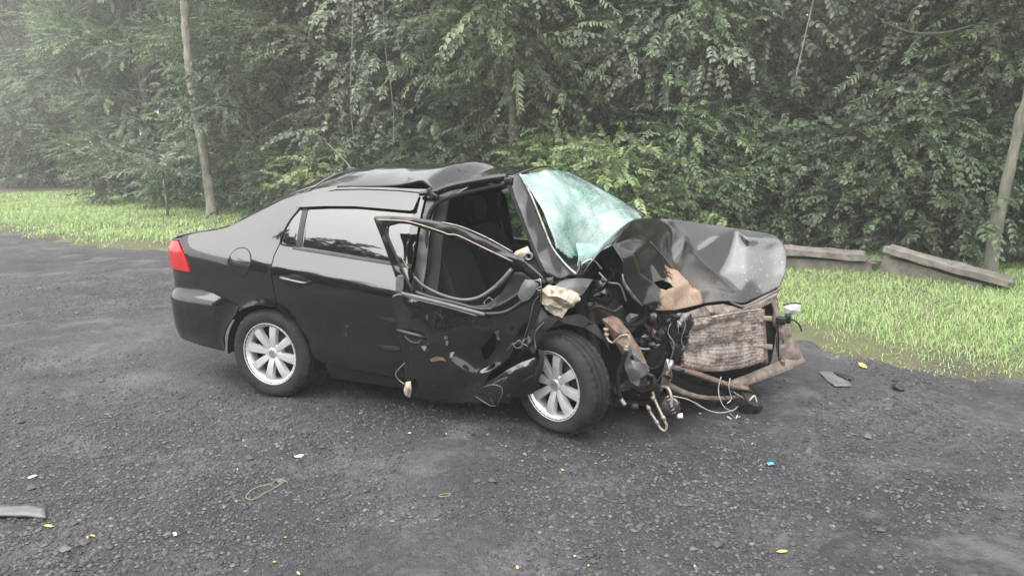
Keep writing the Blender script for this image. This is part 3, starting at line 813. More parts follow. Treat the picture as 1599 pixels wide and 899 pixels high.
def crumple(name, outline, inner, mat, parent, thick=.004, cuts=3, amp=.008, freq=9, seed=0, holes=(), sub=1, smooth_it=1, crease=None, at=None, soft=None):
    """bent sheet metal: corner points are (pixel x, pixel y, car y); triangulated, then dented"""
    pts = list(outline)+list(inner); loops = [list(range(len(outline)))]
    for h in holes:
        loops.append(list(range(len(pts), len(pts)+len(h)))); pts += list(h)
    v2 = [Vector((p[0], p[1])) for p in pts]
    edges = []
    for lp in loops: edges += [(lp[k-1], lp[k]) for k in range(len(lp))]
    for e in (crease or []): edges.append(e)
    r = delaunay_2d_cdt(v2, edges, [loops[0]], 1, 1e-4)
    V = []
    for k, v in enumerate(r[0]):
        oi = r[3][k]
        y = pts[oi[0]][2] if oi else float(np.mean([p[2] for p in pts]))
        V.append(at(v.x, v.y) if at else cy(v.x, v.y, y))
    def inside(c, poly):
        n = False
        for k in range(len(poly)):
            a, b = poly[k-1], poly[k]
            if (a[1] > c.y) != (b[1] > c.y) and c.x < (b[0]-a[0])*(c.y-a[1])/(b[1]-a[1])+a[0]: n = not n
        return n
    F = []
    for f in r[2]:
        c = sum((r[0][i] for i in f), Vector((0, 0)))/len(f)
        if not inside(c, outline) or any(inside(c, h) for h in holes): continue
        F.append(f)
    bm = bmesh.new(); bv = [bm.verts.new(v) for v in V]
    for f in F:
        try: bm.faces.new([bv[i] for i in f])
        except ValueError: pass
    for v in [v for v in bm.verts if not v.link_faces]: bm.verts.remove(v)
    bmesh.ops.subdivide_edges(bm, edges=bm.edges[:], cuts=cuts, use_grid_fill=True)
    bmesh.ops.recalc_face_normals(bm, faces=bm.faces[:])
    for _ in range(smooth_it): bmesh.ops.smooth_vert(bm, verts=[v for v in bm.verts if not v.is_boundary and (soft is None or soft(v.co))], factor=.5, use_axis_x=True, use_axis_y=True, use_axis_z=True)
    bm.normal_update()
    for v in bm.verts:
        p = v.co*freq+Vector((seed*7.1, seed*3.3, seed))
        d = (1-abs(noise.noise(p))*2.2)*.6+noise.noise(p*2.3)*.4
        v.co += v.normal*amp*(d-.3)*(1 if not v.is_boundary else .6)
    # sheet faces the camera side
    bm.normal_update(); cam_c = Vector(ray(800, 450)[0]); s = 0
    for f in bm.faces: s += f.normal.dot((cam_c-f.calc_center_median()).normalized())*f.calc_area()
    if s < 0: bmesh.ops.reverse_faces(bm, faces=bm.faces[:])
    me = bpy.data.meshes.new(name); bm.to_mesh(me); bm.free()
    o = link(name, me, mat, parent)
    m = o.modifiers.new('thickness', 'SOLIDIFY'); m.thickness = thick; m.offset = -1
    if sub: m = o.modifiers.new('soft', 'SUBSURF'); m.levels = sub; m.render_levels = sub
    else: m = o.modifiers.new('hard', 'EDGE_SPLIT'); m.split_angle = math.radians(28)
    return o
from mathutils.bvhtree import BVHTree
def snap(o, px, py, up=.002, y0=-.9):
    """point of the sheet o seen at a pixel, lifted a little towards the viewer"""
    if 'bvh' not in SNAP.setdefault(o.name, {}):
        me = o.data; SNAP[o.name]['bvh'] = BVHTree.FromPolygons([v.co.copy() for v in me.vertices], [tuple(p.vertices) for p in me.polygons])
    a, d = ray(px, py); a, d = Vector(a), Vector(d).normalized()
    h = SNAP[o.name]['bvh'].ray_cast(a, d)[0]
    return (h if h is not None else cy(px, py, y0))-d*up
SNAP = {}
def P(lst): return [cy(*p) for p in lst]

# ------------------------------------------------------------------ body sides (near = right side, y negative; far = left side)
ARC = [(math.cos(a)*.355, .275+math.sin(a)*.345) for a in np.linspace(math.radians(-8), math.radians(188), 26)]
RD_REAR = [(.095, 1.005), (.075, .94), (.072, .86), (.085, .74), (.105, .625)]          # rear door, rear cut, going down
DOOR_TOP = [(.105, 1.06), (.150, 1.16), (.215, 1.262), (.30, 1.318), (.42, 1.345), (.60, 1.352), (.85, 1.348), (1.04, 1.336)]
TOP = [(-.74, 1.00), (-.70, 1.025), (-.60, 1.046), (-.45, 1.068), (-.35, 1.092), (-.25, 1.138), (-.10, 1.212), (.05, 1.280), (.20, 1.328), (.35, 1.356), (.50, 1.368), (.75, 1.370), (1.0, 1.366), (1.10, 1.362)]
BUMP_SEAM = [(-.205, .600), (-.335, .643), (-.49, .682), (-.545, .718), (-.575, .755), (-.597, .788)]
# inside a straight-sided fender the seam points below were read off at u = x
def quarter_poly():
    p = [(a, b) for a, b in TOP]                                    # rear to front along the top
    p += [(1.10, 1.345)] + [(a, b) for a, b in DOOR_TOP[::-1]]      # back along the door frame
    p += RD_REAR
    arc = [q for q in ARC if q[0] < .105 and q[0] > -.21 and q[1] > .4]
    p += arc
    p += BUMP_SEAM + [(-.612, .84), (-.635, .90), (-.683, .955)]
    return p
def rear_door_poly():
    p = [(a, b) for a, b in DOOR_TOP] + [(1.033, .95), (1.033, .60), (1.028, .245), (1.02, .225)]
    p += [(.75, .238), (.44, .262), (.385, .285)]
    p += [q for q in ARC if q[0] > .105 and q[1] > .30]
    return p + RD_REAR[::-1]
QGLASS = [(.120, 1.012), (.112, 1.06), (.155, 1.155), (.208, 1.226), (.222, 1.232, 1), (.226, 1.003, 1)]
DGLASS = [(.262, 1.000, 1), (.262, 1.242, 1), (.50, 1.262), (.75, 1.262), (.985, 1.250, 1), (.985, .934, 1)]
for sgn in (-1, 1):
    near = sgn < 0
    mp = lambda u, z, s=sgn: side_pt(u, z, 0, s)
    quarter = panel('quarter_panel', quarter_poly(), mp, PAINT, car)
    rd = panel('rear_door', rear_door_poly(), mp, PAINT, car)
    gl = panel('quarter_glass', smooth_poly(QGLASS, 3), lambda u, z, s=sgn: side_pt(u, z, -.003, s), TINT, rd, thick=.003, gap=0, bevel=0)
    gl = panel('window_glass', smooth_poly(DGLASS, 3), lambda u, z, s=sgn: side_pt(u, z, -.003, s), TINT, rd, thick=.003, gap=0, bevel=0)
    panel('glass_divider', [(.222, 1.0), (.222, 1.236), (.262, 1.244), (.262, 1.0)], lambda u, z, s=sgn: side_pt(u, z, -.007, s), BLACKP, rd, thick=.008, gap=0)
    # black rubber round the glass
    ring = [side_pt(a, b, -.004, sgn) for a, b in [(.226, 1.0), (.118, 1.008), (.104, 1.03), (.110, 1.065), (.152, 1.158), (.208, 1.233), (.224, 1.24)]]
    tube('glass_seal', ring, .006, RUBBER, rd, 6, 30)
    panel('belt_moulding', [(.20, .985), (.20, 1.002), (1.03, .932), (1.03, .912)], lambda u, z, s=sgn: side_pt(u, z, -.008, s), BLACKP, rd, thick=.010, gap=0)
    vis = panel('rain_visor', [(.19, 1.238), (.235, 1.30), (.33, 1.334), (.50, 1.344), (.97, 1.333), (1.005, 1.325), (.995, 1.245), (.975, 1.238), (.60, 1.254), (.40, 1.250)],
                lambda u, z, s=sgn: side_pt(u, z, -.010-.022*(1.345-z)/.1, s), PAINT, rd, thick=.004, gap=0)
    # handle: a bar over a cup
    hz_ = lambda x: .803-.13*(x-.258)
    hb = [side_pt(x, hz_(x), -dz, sgn) for x, dz in ((.158, .004), (.175, .030), (.22, .040), (.30, .042), (.345, .032), (.358, .004))]
    h = tube('door_handle', hb, [.009, .013, .014, .014, .013, .009], PAINT, rd, 8, 24)
    cup = panel('handle_cup', [(.20+.075*math.cos(a)+.06, .795+.042*math.sin(a)) for a in np.linspace(0, 2*math.pi, 20, endpoint=False)],
                lambda u, z, s=sgn: side_pt(u, z, -.0015+.0, s), BLACKP, rd, thick=.003, gap=0, bevel=0, cell=.02)
    # fuel lid on the near side only
    if near:
        fl = [(-.174+.086*math.cos(a), .886+.088*math.sin(a)) for a in np.linspace(0, 2*math.pi, 28, endpoint=False)]
        lid = panel('fuel_lid', fl, lambda u, z: side_pt(u, z, -.0035, -1), PAINT, quarter, thick=.004, gap=0, cell=.03, bevel=.0015)
        rp = [side_pt(a, b, -.0005, -1) for a, b in [(-.174+.0885*math.cos(t), .886+.0905*math.sin(t)) for t in np.linspace(0, 2*math.pi, 36)]]
        v, q, t3 = tube_np(np.array([list(x) for x in rp]), .0028, 5)
        link('lid_gap', np_mesh('lid_gap', v, q, t3), RUBBER, quarter)
    # tail lamp
    tl = smooth_poly([(-.604, .790, 1), (-.618, .84), (-.641, .90), (-.69, .957), (-.742, .995, 1), (-1.06, .97, 1), (-1.04, .80, 1)], 3)
    tail = panel('tail_light', tl, lambda u, z, s=sgn: side_pt(u, z, -.004, s), LENS, car, thick=.02, cell=.03)
    # rear bumper half
    def bump_pt(u, z, s=sgn):
        if z > .66: i = .012
        elif z > .60: i = .012-.030*(.66-z)/.06
        elif z > .40: i = -.018+.010*(.60-z)/.2
        else: i = -.008+.055*((.40-z)/.15)**1.4
        f = ss(-.22, -.42, u) if u > -.42 else 1
        x, y, nx, ny = plan(u); base = inset(u, z) if u > -.42 else inset(-.42, z)*.3
        i = i*f+base*(1-f)+(.004 if z < .66 else .006)
        r = math.hypot(u, z-.275)
        if r < .47: i -= .013*math.exp(-((r-.352)/.030)**2)
        return Vector((x-nx*i, s*(y-ny*i), z))
    bl = [(-.205, .600)] + BUMP_SEAM[1:] + [(-.93, .79), (-1.42, .80), (-1.42, .33), (-1.0, .315), (-.75, .30), (-.55, .275), (-.40, .262)]
    bl += [q for q in ARC[::-1] if q[0] < -.21 and q[1] > .28]
    panel('rear_bumper', bl, bump_pt, PAINT, car, thick=.012, cell=.03)
    # skin behind tail lamp and boot face
    panel('rear_skin', [(-.61, .79), (-.645, .90), (-.735, .98), (-1.0, 1.005), (-1.42, 1.01), (-1.42, .795)], lambda u, z, s=sgn: side_pt(u, z, .004, s), PAINT, car)
    # sill under the doors
    panel('sill', [(.40, .255), (.75, .232), (1.02, .220), (1.65, .20), (1.65, .145), (.42, .155)], lambda u, z, s=sgn: side_pt(u, z, .012, s), BLACKP, car, thick=.02)
    # wheel well
    V = []; Q = []
    for a in np.linspace(math.radians(-12), math.radians(184), 20):
        for y in (.79, .60, .50): V.append((math.cos(a)*.35, sgn*y, .28+math.sin(a)*.34))
    for k in range(19):
        for j in range(2): Q.append((k*3+j, k*3+j+1, k*3+j+4, k*3+j+3))
    me = bpy.data.meshes.new('wheel_well'); me.from_pydata(V, [], Q); me.update()
    ww = link('wheel_well', me, REARDARK, car)
    # inner wall closing the well
    block('inner_wing', [((0, sgn*.49, .47), (.72, .02, .42))], REARDARK, car, 0)

# door surround of the near front door
panel('centre_pillar', [(1.040, .22), (1.040, 1.33), (1.105, 1.33), (1.120, .95), (1.120, .22)], lambda u, z: side_pt(u, z, .012, -1), DULL, car, thick=.02)
panel('centre_pillar', [(1.040, .22), (1.040, 1.33), (1.105, 1.33), (1.120, .95), (1.120, .22)], lambda u, z: side_pt(u, z, .012, 1), PAINT, car, thick=.02)
panel('pillar_trim', [(1.045, .3), (1.045, 1.32), (1.17, 1.32), (1.22, .3)], lambda u, z: side_pt(u, z, .055, -1), TRIM, car, thick=.02)

# ------------------------------------------------------------------ roof, rear window, boot lid
def edge_at(x, lst): return float(np.interp(x, [p[0] for p in lst], [p[1] for p in lst]))
def top_edge(x):
    z = edge_at(x, TOP)
    if x > 1.10:
        z = 1.362+(x-1.10)*.155
    e = side_pt(x, min(z, 1.40), 0, 1)
    return e.y, z
def roof_z(x, y):
    ye, zt = top_edge(x); t = min(1, abs(y)/ye)
    crown = (.128-.078*ss(1.1, 1.6, x)) if x > -.3 else .030
    z = zt-.004+crown*(1-t**2.0)
    # buckled by the blow: a sharp ridge across the near half, a trough in front of it, then a hump at the windscreen
    k = ss(.35, -.30, y)
    xr = 1.03+.22*(y+.5)
    d = x-xr
    if d < 0: z += .045*k*max(0, 1+d/.34)**1.5
    else: z += k*(.045-.105*min(1, d/.085)+.075*ss(.085, .34, d))
    z += .018*k*noise.noise(Vector((x*4, y*4, 2)))*ss(.5, 1.0, x)
    return z
def top_sheet(name, x0, x1, mat, y_in=0.0, nx=40, ny=36, dz=0, parent=None, front=None):
    V = []; Q = []
    for i in range(nx+1):
        for j in range(ny+1):
            v = -1+2*j/ny; x = x0+(x1-x0)*i/nx
            if front: x = x0+(front(v)-x0)*i/nx
            ye = top_edge(x)[0]-y_in; y = v*ye
            V.append((x, y, roof_z(x, y)+dz))
    for i in range(nx):
        for j in range(ny): a = i*(ny+1)+j; Q.append((a, a+ny+1, a+ny+2, a+1))
    me = bpy.data.meshes.new(name); me.from_pydata(V, [], Q); me.update()
    o = link(name, me, mat, parent or car)
    bm = bmesh.new(); bm.from_mesh(me); bmesh.ops.recalc_face_normals(bm, faces=bm.faces[:])
    if sum(f.normal.z for f in bm.faces) < 0: bmesh.ops.reverse_faces(bm, faces=bm.faces[:])
    bm.to_mesh(me); bm.free()
    m = o.modifiers.new('thickness', 'SOLIDIFY'); m.thickness = .012; m.offset = -1
    return o
roof = top_sheet('roof', .235, 1.6, PAINT, .004, 70, 60, front=lambda v: 1.60-.05*abs(v)**2)
rw = top_sheet('rear_window', -.30, .228, TINT, .075, 20, 30)
for sgn in (-1, 1):
    # painted rear pillar edge beside the glass
    V = []; Q = []
    for i in range(21):
        x = -.30+.528*i/20; ye = top_edge(x)[0]
        for yy in (ye-.002, ye-.04, ye-.077): V.append((x, sgn*yy, roof_z(x, sgn*yy)+.002))
    for i in range(20):
        for j in range(2): a = i*3+j; Q.append((a, a+1, a+4, a+3) if sgn > 0 else (a, a+3, a+4, a+1))
    me = bpy.data.meshes.new('pillar_edge'); me.from_pydata(V, [], Q); me.update(); link('pillar_edge', me, PAINT, car)
    # ditch moulding between roof and side
    ml = [Vector((x, sgn*(top_edge(x)[0]-.002), roof_z(x, sgn*top_edge(x)[0])+.004)) for x in np.linspace(.42, 1.06, 12)]
    tube('roof_moulding', ml, .007, BLACKP, roof, 6, 24)
top_sheet('boot_lid', -.80, -.306, PAINT, .010, 14, 30, front=lambda v: -.306)
tube('roof_aerial', [cy(548, 264, 0), cy(540, 253, 0), cy(511, 224, 0)], [.012, .007, .0045], GREYP, roof, 6, 10)  # grey colour stands in for sky reflected along the black aerial
b = cy(549, 264, 0)
block('aerial_base', [((b.x, 0, b.z-.002), (.075, .035, .03))], BLACKP, roof, .012)
block('floor_pan', [((.88, 0, .20), (2.2, 1.30, .05)), ((-.62, 0, .44), (.36, .8, .12)), ((-.55, 0, .62), (.5, .92, .4)), ((-.1, 0, .45), (.5, .92, .10))], REARDARK, car, 0)

# ------------------------------------------------------------------ wheels
def wheel(name, c, steer, camber, flat, far=False, out=-1):
    """tyre, rim with eight spokes, cap; wheel axis along y, outer face towards out"""
    w_ = empty(name, c, steer); w_.rotation_euler = (camber, 0, steer); w_.parent = car
    R, HW = .300, .094
    prof = [(.196, -HW*.86), (.215, -HW*.98), (.245, -HW*1.06), (.268, -HW*1.03), (.285, -HW*.90), (.294, -HW*.78)]
    tread = [(-.74, 0), (-.48, 0), (-.47, -.008), (-.42, -.008), (-.41, 0), (-.06, 0), (-.05, -.008), (.05, -.008), (.06, 0), (.41, 0), (.42, -.008), (.47, -.008), (.48, 0), (.74, 0)]
    prof += [(.2985+dr, HW*h) for h, dr in tread]
    prof += [(r, -h) for r, h in prof[5::-1]]
    NS = 120
    def blocks(k, i):
        h = prof[i][1]/HW
        if .45 < abs(h) < .8 and k % 3 == 0: return -.008
        if .80 <= abs(h) < .93 and k % 3 == 0: return -.004
        return 0
    ty = lathe('tyre', prof, (0, 0, 0), (0, 1, 0), TYRE, w_, NS, fn=blocks)
    # flattened foot
    for v in ty.data.vertices:
        d = -v.co.z
        if d > flat-.02:
            ex = d-(flat-.02); v.co.z = -(flat-.02+min(ex, .02)*.5+max(0, ex-.02)*.06); v.co.y *= 1+.5*min(.08, ex)/.08*.5
    s = out
    # barrel, lip
    lathe('rim', [(.205, s*.088), (.207, s*.082), (.200, s*.076), (.188, s*.070), (.184, s*.02), (.180, -s*.07), (.196, -s*.08)], (0, 0, 0), (0, 1, 0), ALLOY, w_, 64)
    rim = [o for o in w_.children if o.name.startswith('rim')][0]
    m = rim.modifiers.new('thickness', 'SOLIDIFY'); m.thickness = .006
    # spokes
    bm = bmesh.new()
    r0, r1, w0, w1 = .034, .192, .0195, .0310
    sec = []
    for f in np.linspace(0, 1, 6):
        r = r0+(r1-r0)*f; wd = w0+(w1-w0)*f; y = s*(.055+.020*math.sin(f*2.2)-.004*f)
        sec.append([bm.verts.new((r, y-s*.030, -wd)), bm.verts.new((r, y, -wd*.9)), bm.verts.new((r, y+s*.002, 0)), bm.verts.new((r, y, wd*.9)), bm.verts.new((r, y-s*.030, wd))])
    for k in range(5):
        for j in range(4): bm.faces.new((sec[k][j], sec[k][j+1], sec[k+1][j+1], sec[k+1][j]))
        bm.faces.new((sec[k][4], sec[k][0], sec[k+1][0], sec[k+1][4]))
    bmesh.ops.recalc_face_normals(bm, faces=bm.faces[:])
    spm = bpy.data.meshes.new('spoke'); bm.to_mesh(spm); bm.free(); spm.materials.append(ALLOY); spm.shade_smooth()
    for k in range(8):
        sp = bpy.data.objects.new('spoke', spm); COL.objects.link(sp); sp.parent = w_; sp.rotation_euler = (0, 2*math.pi*k/8+.16, 0); es = sp.modifiers.new('hard', 'EDGE_SPLIT'); es.split_angle = math.radians(35)
    lathe('hub', [(.001, s*.060), (.030, s*.061), (.033, s*.056), (.062, s*.052), (.066, s*.030), (.066, s*.0)], (0, 0, 0), (0, 1, 0), ALLOY, w_, 40)
    for k in range(4):
        a = 2*math.pi*k/4+.55
        lathe('bolt_hole', [(.001, s*.0560), (.0085, s*.0560), (.0095, s*.050)], (.047*math.cos(a), 0, .047*math.sin(a)), (0, 1, 0), DARKM, w_, 12)
    # round emblem on the cap: ring with a V over a W
    bm = bmesh.new()
    def stroke(a, b, wd=.0032, y=.0625):
        a, b = Vector((a[0], 0, a[1])), Vector((b[0], 0, b[1])); d = (b-a).normalized(); n_ = Vector((-d.z, 0, d.x))*wd/2
        vs = [bm.verts.new(p+Vector((0, s*y, 0))) for p in (a-n_, b-n_, b+n_, a+n_)]; bm.faces.new(vs)
    for a, b in (((-.009, .019), (0, .003)), ((.009, .019), (0, .003)), ((-.017, .012), (-.008, -.019)), ((-.008, -.019), (0, -.001)), ((0, -.001), (.008, -.019)), ((.008, -.019), (.017, .012))): stroke(a, b)
    for k in range(24):
        a0, a1 = 2*math.pi*k/24, 2*math.pi*(k+1)/24; stroke((.0225*math.cos(a0), .0225*math.sin(a0)), (.0225*math.cos(a1), .0225*math.sin(a1)))
    me = bpy.data.meshes.new('emblem'); bm.to_mesh(me); bm.free(); link('emblem', me, ALLOY, w_, smooth=False)
    lathe('centre_cap', [(.001, s*.0615), (.0255, s*.0615), (.028, s*.058)], (0, 0, 0), (0, 1, 0), GREYP, w_, 32)
    lathe('brake_disc', [(.05, s*.01), (.125, s*.01), (.125, -s*.01), (.05, -s*.01)], (0, 0, 0), (0, 1, 0), DARKM, w_, 40)
    lathe('hub_back', [(.001, -s*.03), (.17, -s*.03), (.178, s*.0)], (0, 0, 0), (0, 1, 0), REARDARK, w_, 40)
    return w_
wheel('rear_wheel', (0, -.715, .292), 0, 0, .285)
wheel('rear_wheel', (0, .715, .292), 0, 0, .285, out=1)
fw = cy(876, 597, -.735)
wheel('front_wheel', (fw.x-.02, -.665, .286), -.40, .03, .262)
wheel('front_wheel', (2.46, .715, .292), -.15, 0, .285, out=1)

# ------------------------------------------------------------------ far side: front door and front wing
mpl = lambda u, z: side_pt(u, z, 0, 1, (2.465, 0))
FD = [(1.045, .225), (1.045, 1.335), (1.30, 1.325), (1.52, 1.27), (1.74, 1.14), (1.93, .985), (1.955, .90), (1.95, .5), (1.90, .235)]
FDW = [(1.10, .945), (1.10, 1.262), (1.30, 1.262), (1.50, 1.20), (1.68, 1.09), (1.83, .965), (1.82, .885)]
# door skin round the window opening, as one outline slit at its rear lower corner
slit = FD[:1] + [(1.045, .94)] + [FDW[0]] + FDW[:0:-1] + [(1.10, .9449)] + [(1.045, .9395)]
fdl = panel('far_front_door', [(1.045, .225), (1.045, .925), (1.945, .845), (1.95, .5), (1.90, .235)], mpl, PAINT, car)
panel('window_frame', [(1.045, .93), (1.045, 1.335), (1.30, 1.325), (1.52, 1.27), (1.74, 1.14), (1.93, .985), (1.945, .85), (1.80, .864), (1.80, .95), (1.68, 1.07), (1.50, 1.19), (1.30, 1.262), (1.10, 1.272), (1.10, .925)], mpl, PAINT, fdl, gap=0)
panel('window_glass', [(1.09, .92), (1.09, 1.275), (1.30, 1.27), (1.51, 1.20), (1.69, 1.08), (1.81, .955), (1.81, .855)], lambda u, z: side_pt(u, z, .006, 1), CLEAR, fdl, thick=.003, gap=0, bevel=0)
block('door_card', [((1.5, .73, .56), (.82, .04, .62))], TRIM, fdl, .02)
tube('grab_handle', [(1.20, .69, .80), (1.30, .64, .80), (1.45, .64, .79), (1.56, .69, .78)], .016, TRIM, fdl, 8)
arcf = [(2.465+math.cos(a)*.355, .275+math.sin(a)*.345) for a in np.linspace(math.radians(5), math.radians(188), 20)]
panel('front_wing', [(1.96, .235), (1.965, .90), (1.95, .985), (2.3, 1.0), (2.7, .97), (2.98, .90), (3.05, .80), (3.05, .60), (2.86, .42)] + arcf + [(2.10, .235)], lambda u, z: side_pt(u, z, 0, 1, (2.465, .345)), PAINT, car)

# ------------------------------------------------------------------ windscreen, pillars, roof rails
ws_top_n, ws_top_f = cy(811, 274, -.50), cy(882, 271, .50)
ws_bot_n, ws_bot_f = cy(878, 415, -.62), cy(1002, 341, .60)
V = []; Q = []; NXw, NYw = 40, 34
for i in range(NYw+1):
    v = i/NYw
    for j in range(NXw+1):
        u = j/NXw
        a = ws_top_n.lerp(ws_top_f, u); b = ws_bot_n.lerp(ws_bot_f, u)
        p = a.lerp(b, v)
        bow = 4*u*(1-u)
        p.x += .10*bow*(.55+.45*v)+.03*math.sin(math.pi*v)
        p.z += .025*bow*(1-v)+.02*math.sin(math.pi*v)
        # pushed in around the near lower corner, loose fold hanging over the dashboard
        dent = math.exp(-((u-.30)/.22)**2-((v-.85)/.30)**2); p.z -= .10*dent; p.x -= .06*dent
        p.z += .012*noise.noise(p*6); p.x += .008*noise.noise(p*9+Vector((5, 0, 0)))
        V.append(p)
keep = []
for i in range(NYw):
    for j in range(NXw):
        u, v = (j+.5)/NXw, (i+.5)/NYw
        # torn away at the near lower corner
        if v > .80+.10*math.sin(u*19)+1.2*max(0, u-.10) and u < .30 and not (.20 < u < .26): continue
        a = i*(NXw+1)+j; Q.append((a, a+1, a+NXw+2, a+NXw+1))
me = bpy.data.meshes.new('windscreen'); me.from_pydata([tuple(v) for v in V], [], Q); me.update()
ws = link('windscreen', me, SHATTER, car)
m = ws.modifiers.new('thickness', 'SOLIDIFY'); m.thickness = .006
ws['label'] = 'shattered green-tinted windscreen, sagging and torn at one corner'
# the web of cracks: lines running out from two blows, and rings round them
def on_glass(u, v):
    u, v = min(.995, max(.005, u))*NXw, min(.995, max(.005, v))*NYw; j, i = int(u), int(v); a, b = u-j, v-i; g = NXw+1
    p = V[i*g+j]*(1-a)*(1-b)+V[i*g+j+1]*a*(1-b)+V[(i+1)*g+j]*(1-a)*b+V[(i+1)*g+j+1]*a*b
    return p+Vector((.003, -.001, .004))
WSV = V; ck = []
for (u0, v0, n_r, Lm) in ((.26, .62, 46, .75), (.16, .30, 26, .38), (.55, .80, 22, .4)):
    for k in range(n_r):
        a = 2*math.pi*k/n_r+random.uniform(-.1, .1); L_ = Lm*random.uniform(.3, 1); pts = []
        for f in np.linspace(.03, 1, 9):
            a += random.uniform(-.07, .07); u, v = u0+L_*f*math.cos(a)*.9, v0+L_*f*math.sin(a)
            if not (.01 < u < .99 and .01 < v < .97) or (v > .78 and u < .30): break
            pts.append(on_glass(u, v))
        if len(pts) > 2: ck.append(tube_np(np.array([list(q) for q in pts]), np.linspace(.0016, .0007, len(pts)), 3))
    for ring in range(5):
        rr = .035+.05*ring*random.uniform(.8, 1.2); a = random.uniform(0, 6.28)
        for seg_ in range(9):
            a += random.uniform(.35, .8); pts = []
            for f in np.linspace(0, random.uniform(.25, .6), 4):
                u, v = u0+rr*math.cos(a+f)*.9, v0+rr*math.sin(a+f)
                if .01 < u < .99 and .01 < v < .95 and not (v > .78 and u < .30): pts.append(on_glass(u, v))
            if len(pts) > 2: ck.append(tube_np(np.array([list(q) for q in pts]), .001, 3))
v_, q_, t_ = join(ck)
CRACK = mat_simple('crack_white', (.75, .80, .78), .4, 0, .1, 30, 0)
co_ = link('crack_web', np_mesh('crack_web', v_, q_, t_), CRACK, ws); co_['kind'] = 'stuff'
# flap of glass hanging down past the dashboard
crumple('glass_flap', [(898, 378, -.42), (925, 380, -.36), (935, 392, -.36), (916, 408, -.42), (905, 420, -.45), (900, 424, -.46), (903, 400, -.44)], [(915, 392, -.41)], SHATTER, car, .005, 3, .006, 14, 3)
# near front pillar
crumple('windscreen_pillar', [(788, 287, -.575), (797, 275, -.555), (811, 271, -.53), (826, 300, -.555), (842, 342, -.59), (858, 380, -.63), (880, 412, -.68), (893, 428, -.71), (874, 437, -.76), (850, 428, -.77), (838, 402, -.735), (822, 358, -.68), (806, 318, -.625)],
        [(803, 290, -.585), (820, 325, -.635), (840, 375, -.69), (860, 412, -.745)], DULL, car, .012, 2, .004, 8, 1)
tube('pillar_seal', P([(796, 289, -.58), (806, 322, -.635), (824, 366, -.69), (838, 402, -.74), (848, 425, -.77)]), .011, RUBBER, car)
tube('windscreen_trim', P([(812, 272, -.52), (829, 305, -.55), (846, 347, -.585), (862, 386, -.62), (884, 414, -.66), (900, 428, -.69)]), .008, STEEL, car)
tube('roof_rail', P([(655, 303, -.60), (680, 300, -.59), (700, 293, -.58), (730, 286, -.575), (765, 280, -.57), (792, 276, -.56)]), [.012, .022, .024, .024, .026, .022], DULL, car, 10)
tube('door_seal', P([(671, 470, -.72), (668, 400, -.70), (667, 350, -.65), (674, 326, -.62), (690, 313, -.60), (720, 303, -.59), (760, 294, -.58), (790, 288, -.575), (799, 290, -.575)]), .012, RUBBER, car, 8, 40)
block('rail_end', [(cy(795, 282, -.57), (.05, .05, .035)), (cy(786, 292, -.56), (.09, .03, .015))], BLACKP, car, .006)
crumple('sun_visor_corner', [(782, 297, -.50), (800, 293, -.52), (800, 302, -.52), (785, 302, -.50)], [], LINER, car, .006, 1, .002)
# rear edge fitting, where the roof side folded
block('rail_joint', [(cy(679, 306, -.61), (.05, .03, .03), Matrix.Rotation(.5, 3, 'Y')), (cy(672, 300, -.6), (.03, .03, .05), Matrix.Rotation(-.4, 3, 'Y'))], BLACKP, car, .006)
# far pillar and inner lining
tube('far_pillar', [cy(884, 272, .52), cy(930, 296, .56), cy(1004, 341, .62)], [.025, .028, .034], PAINT, car, 8)
top_lin = [(1.0, -.40, 1.36), (1.0, .40, 1.40)]

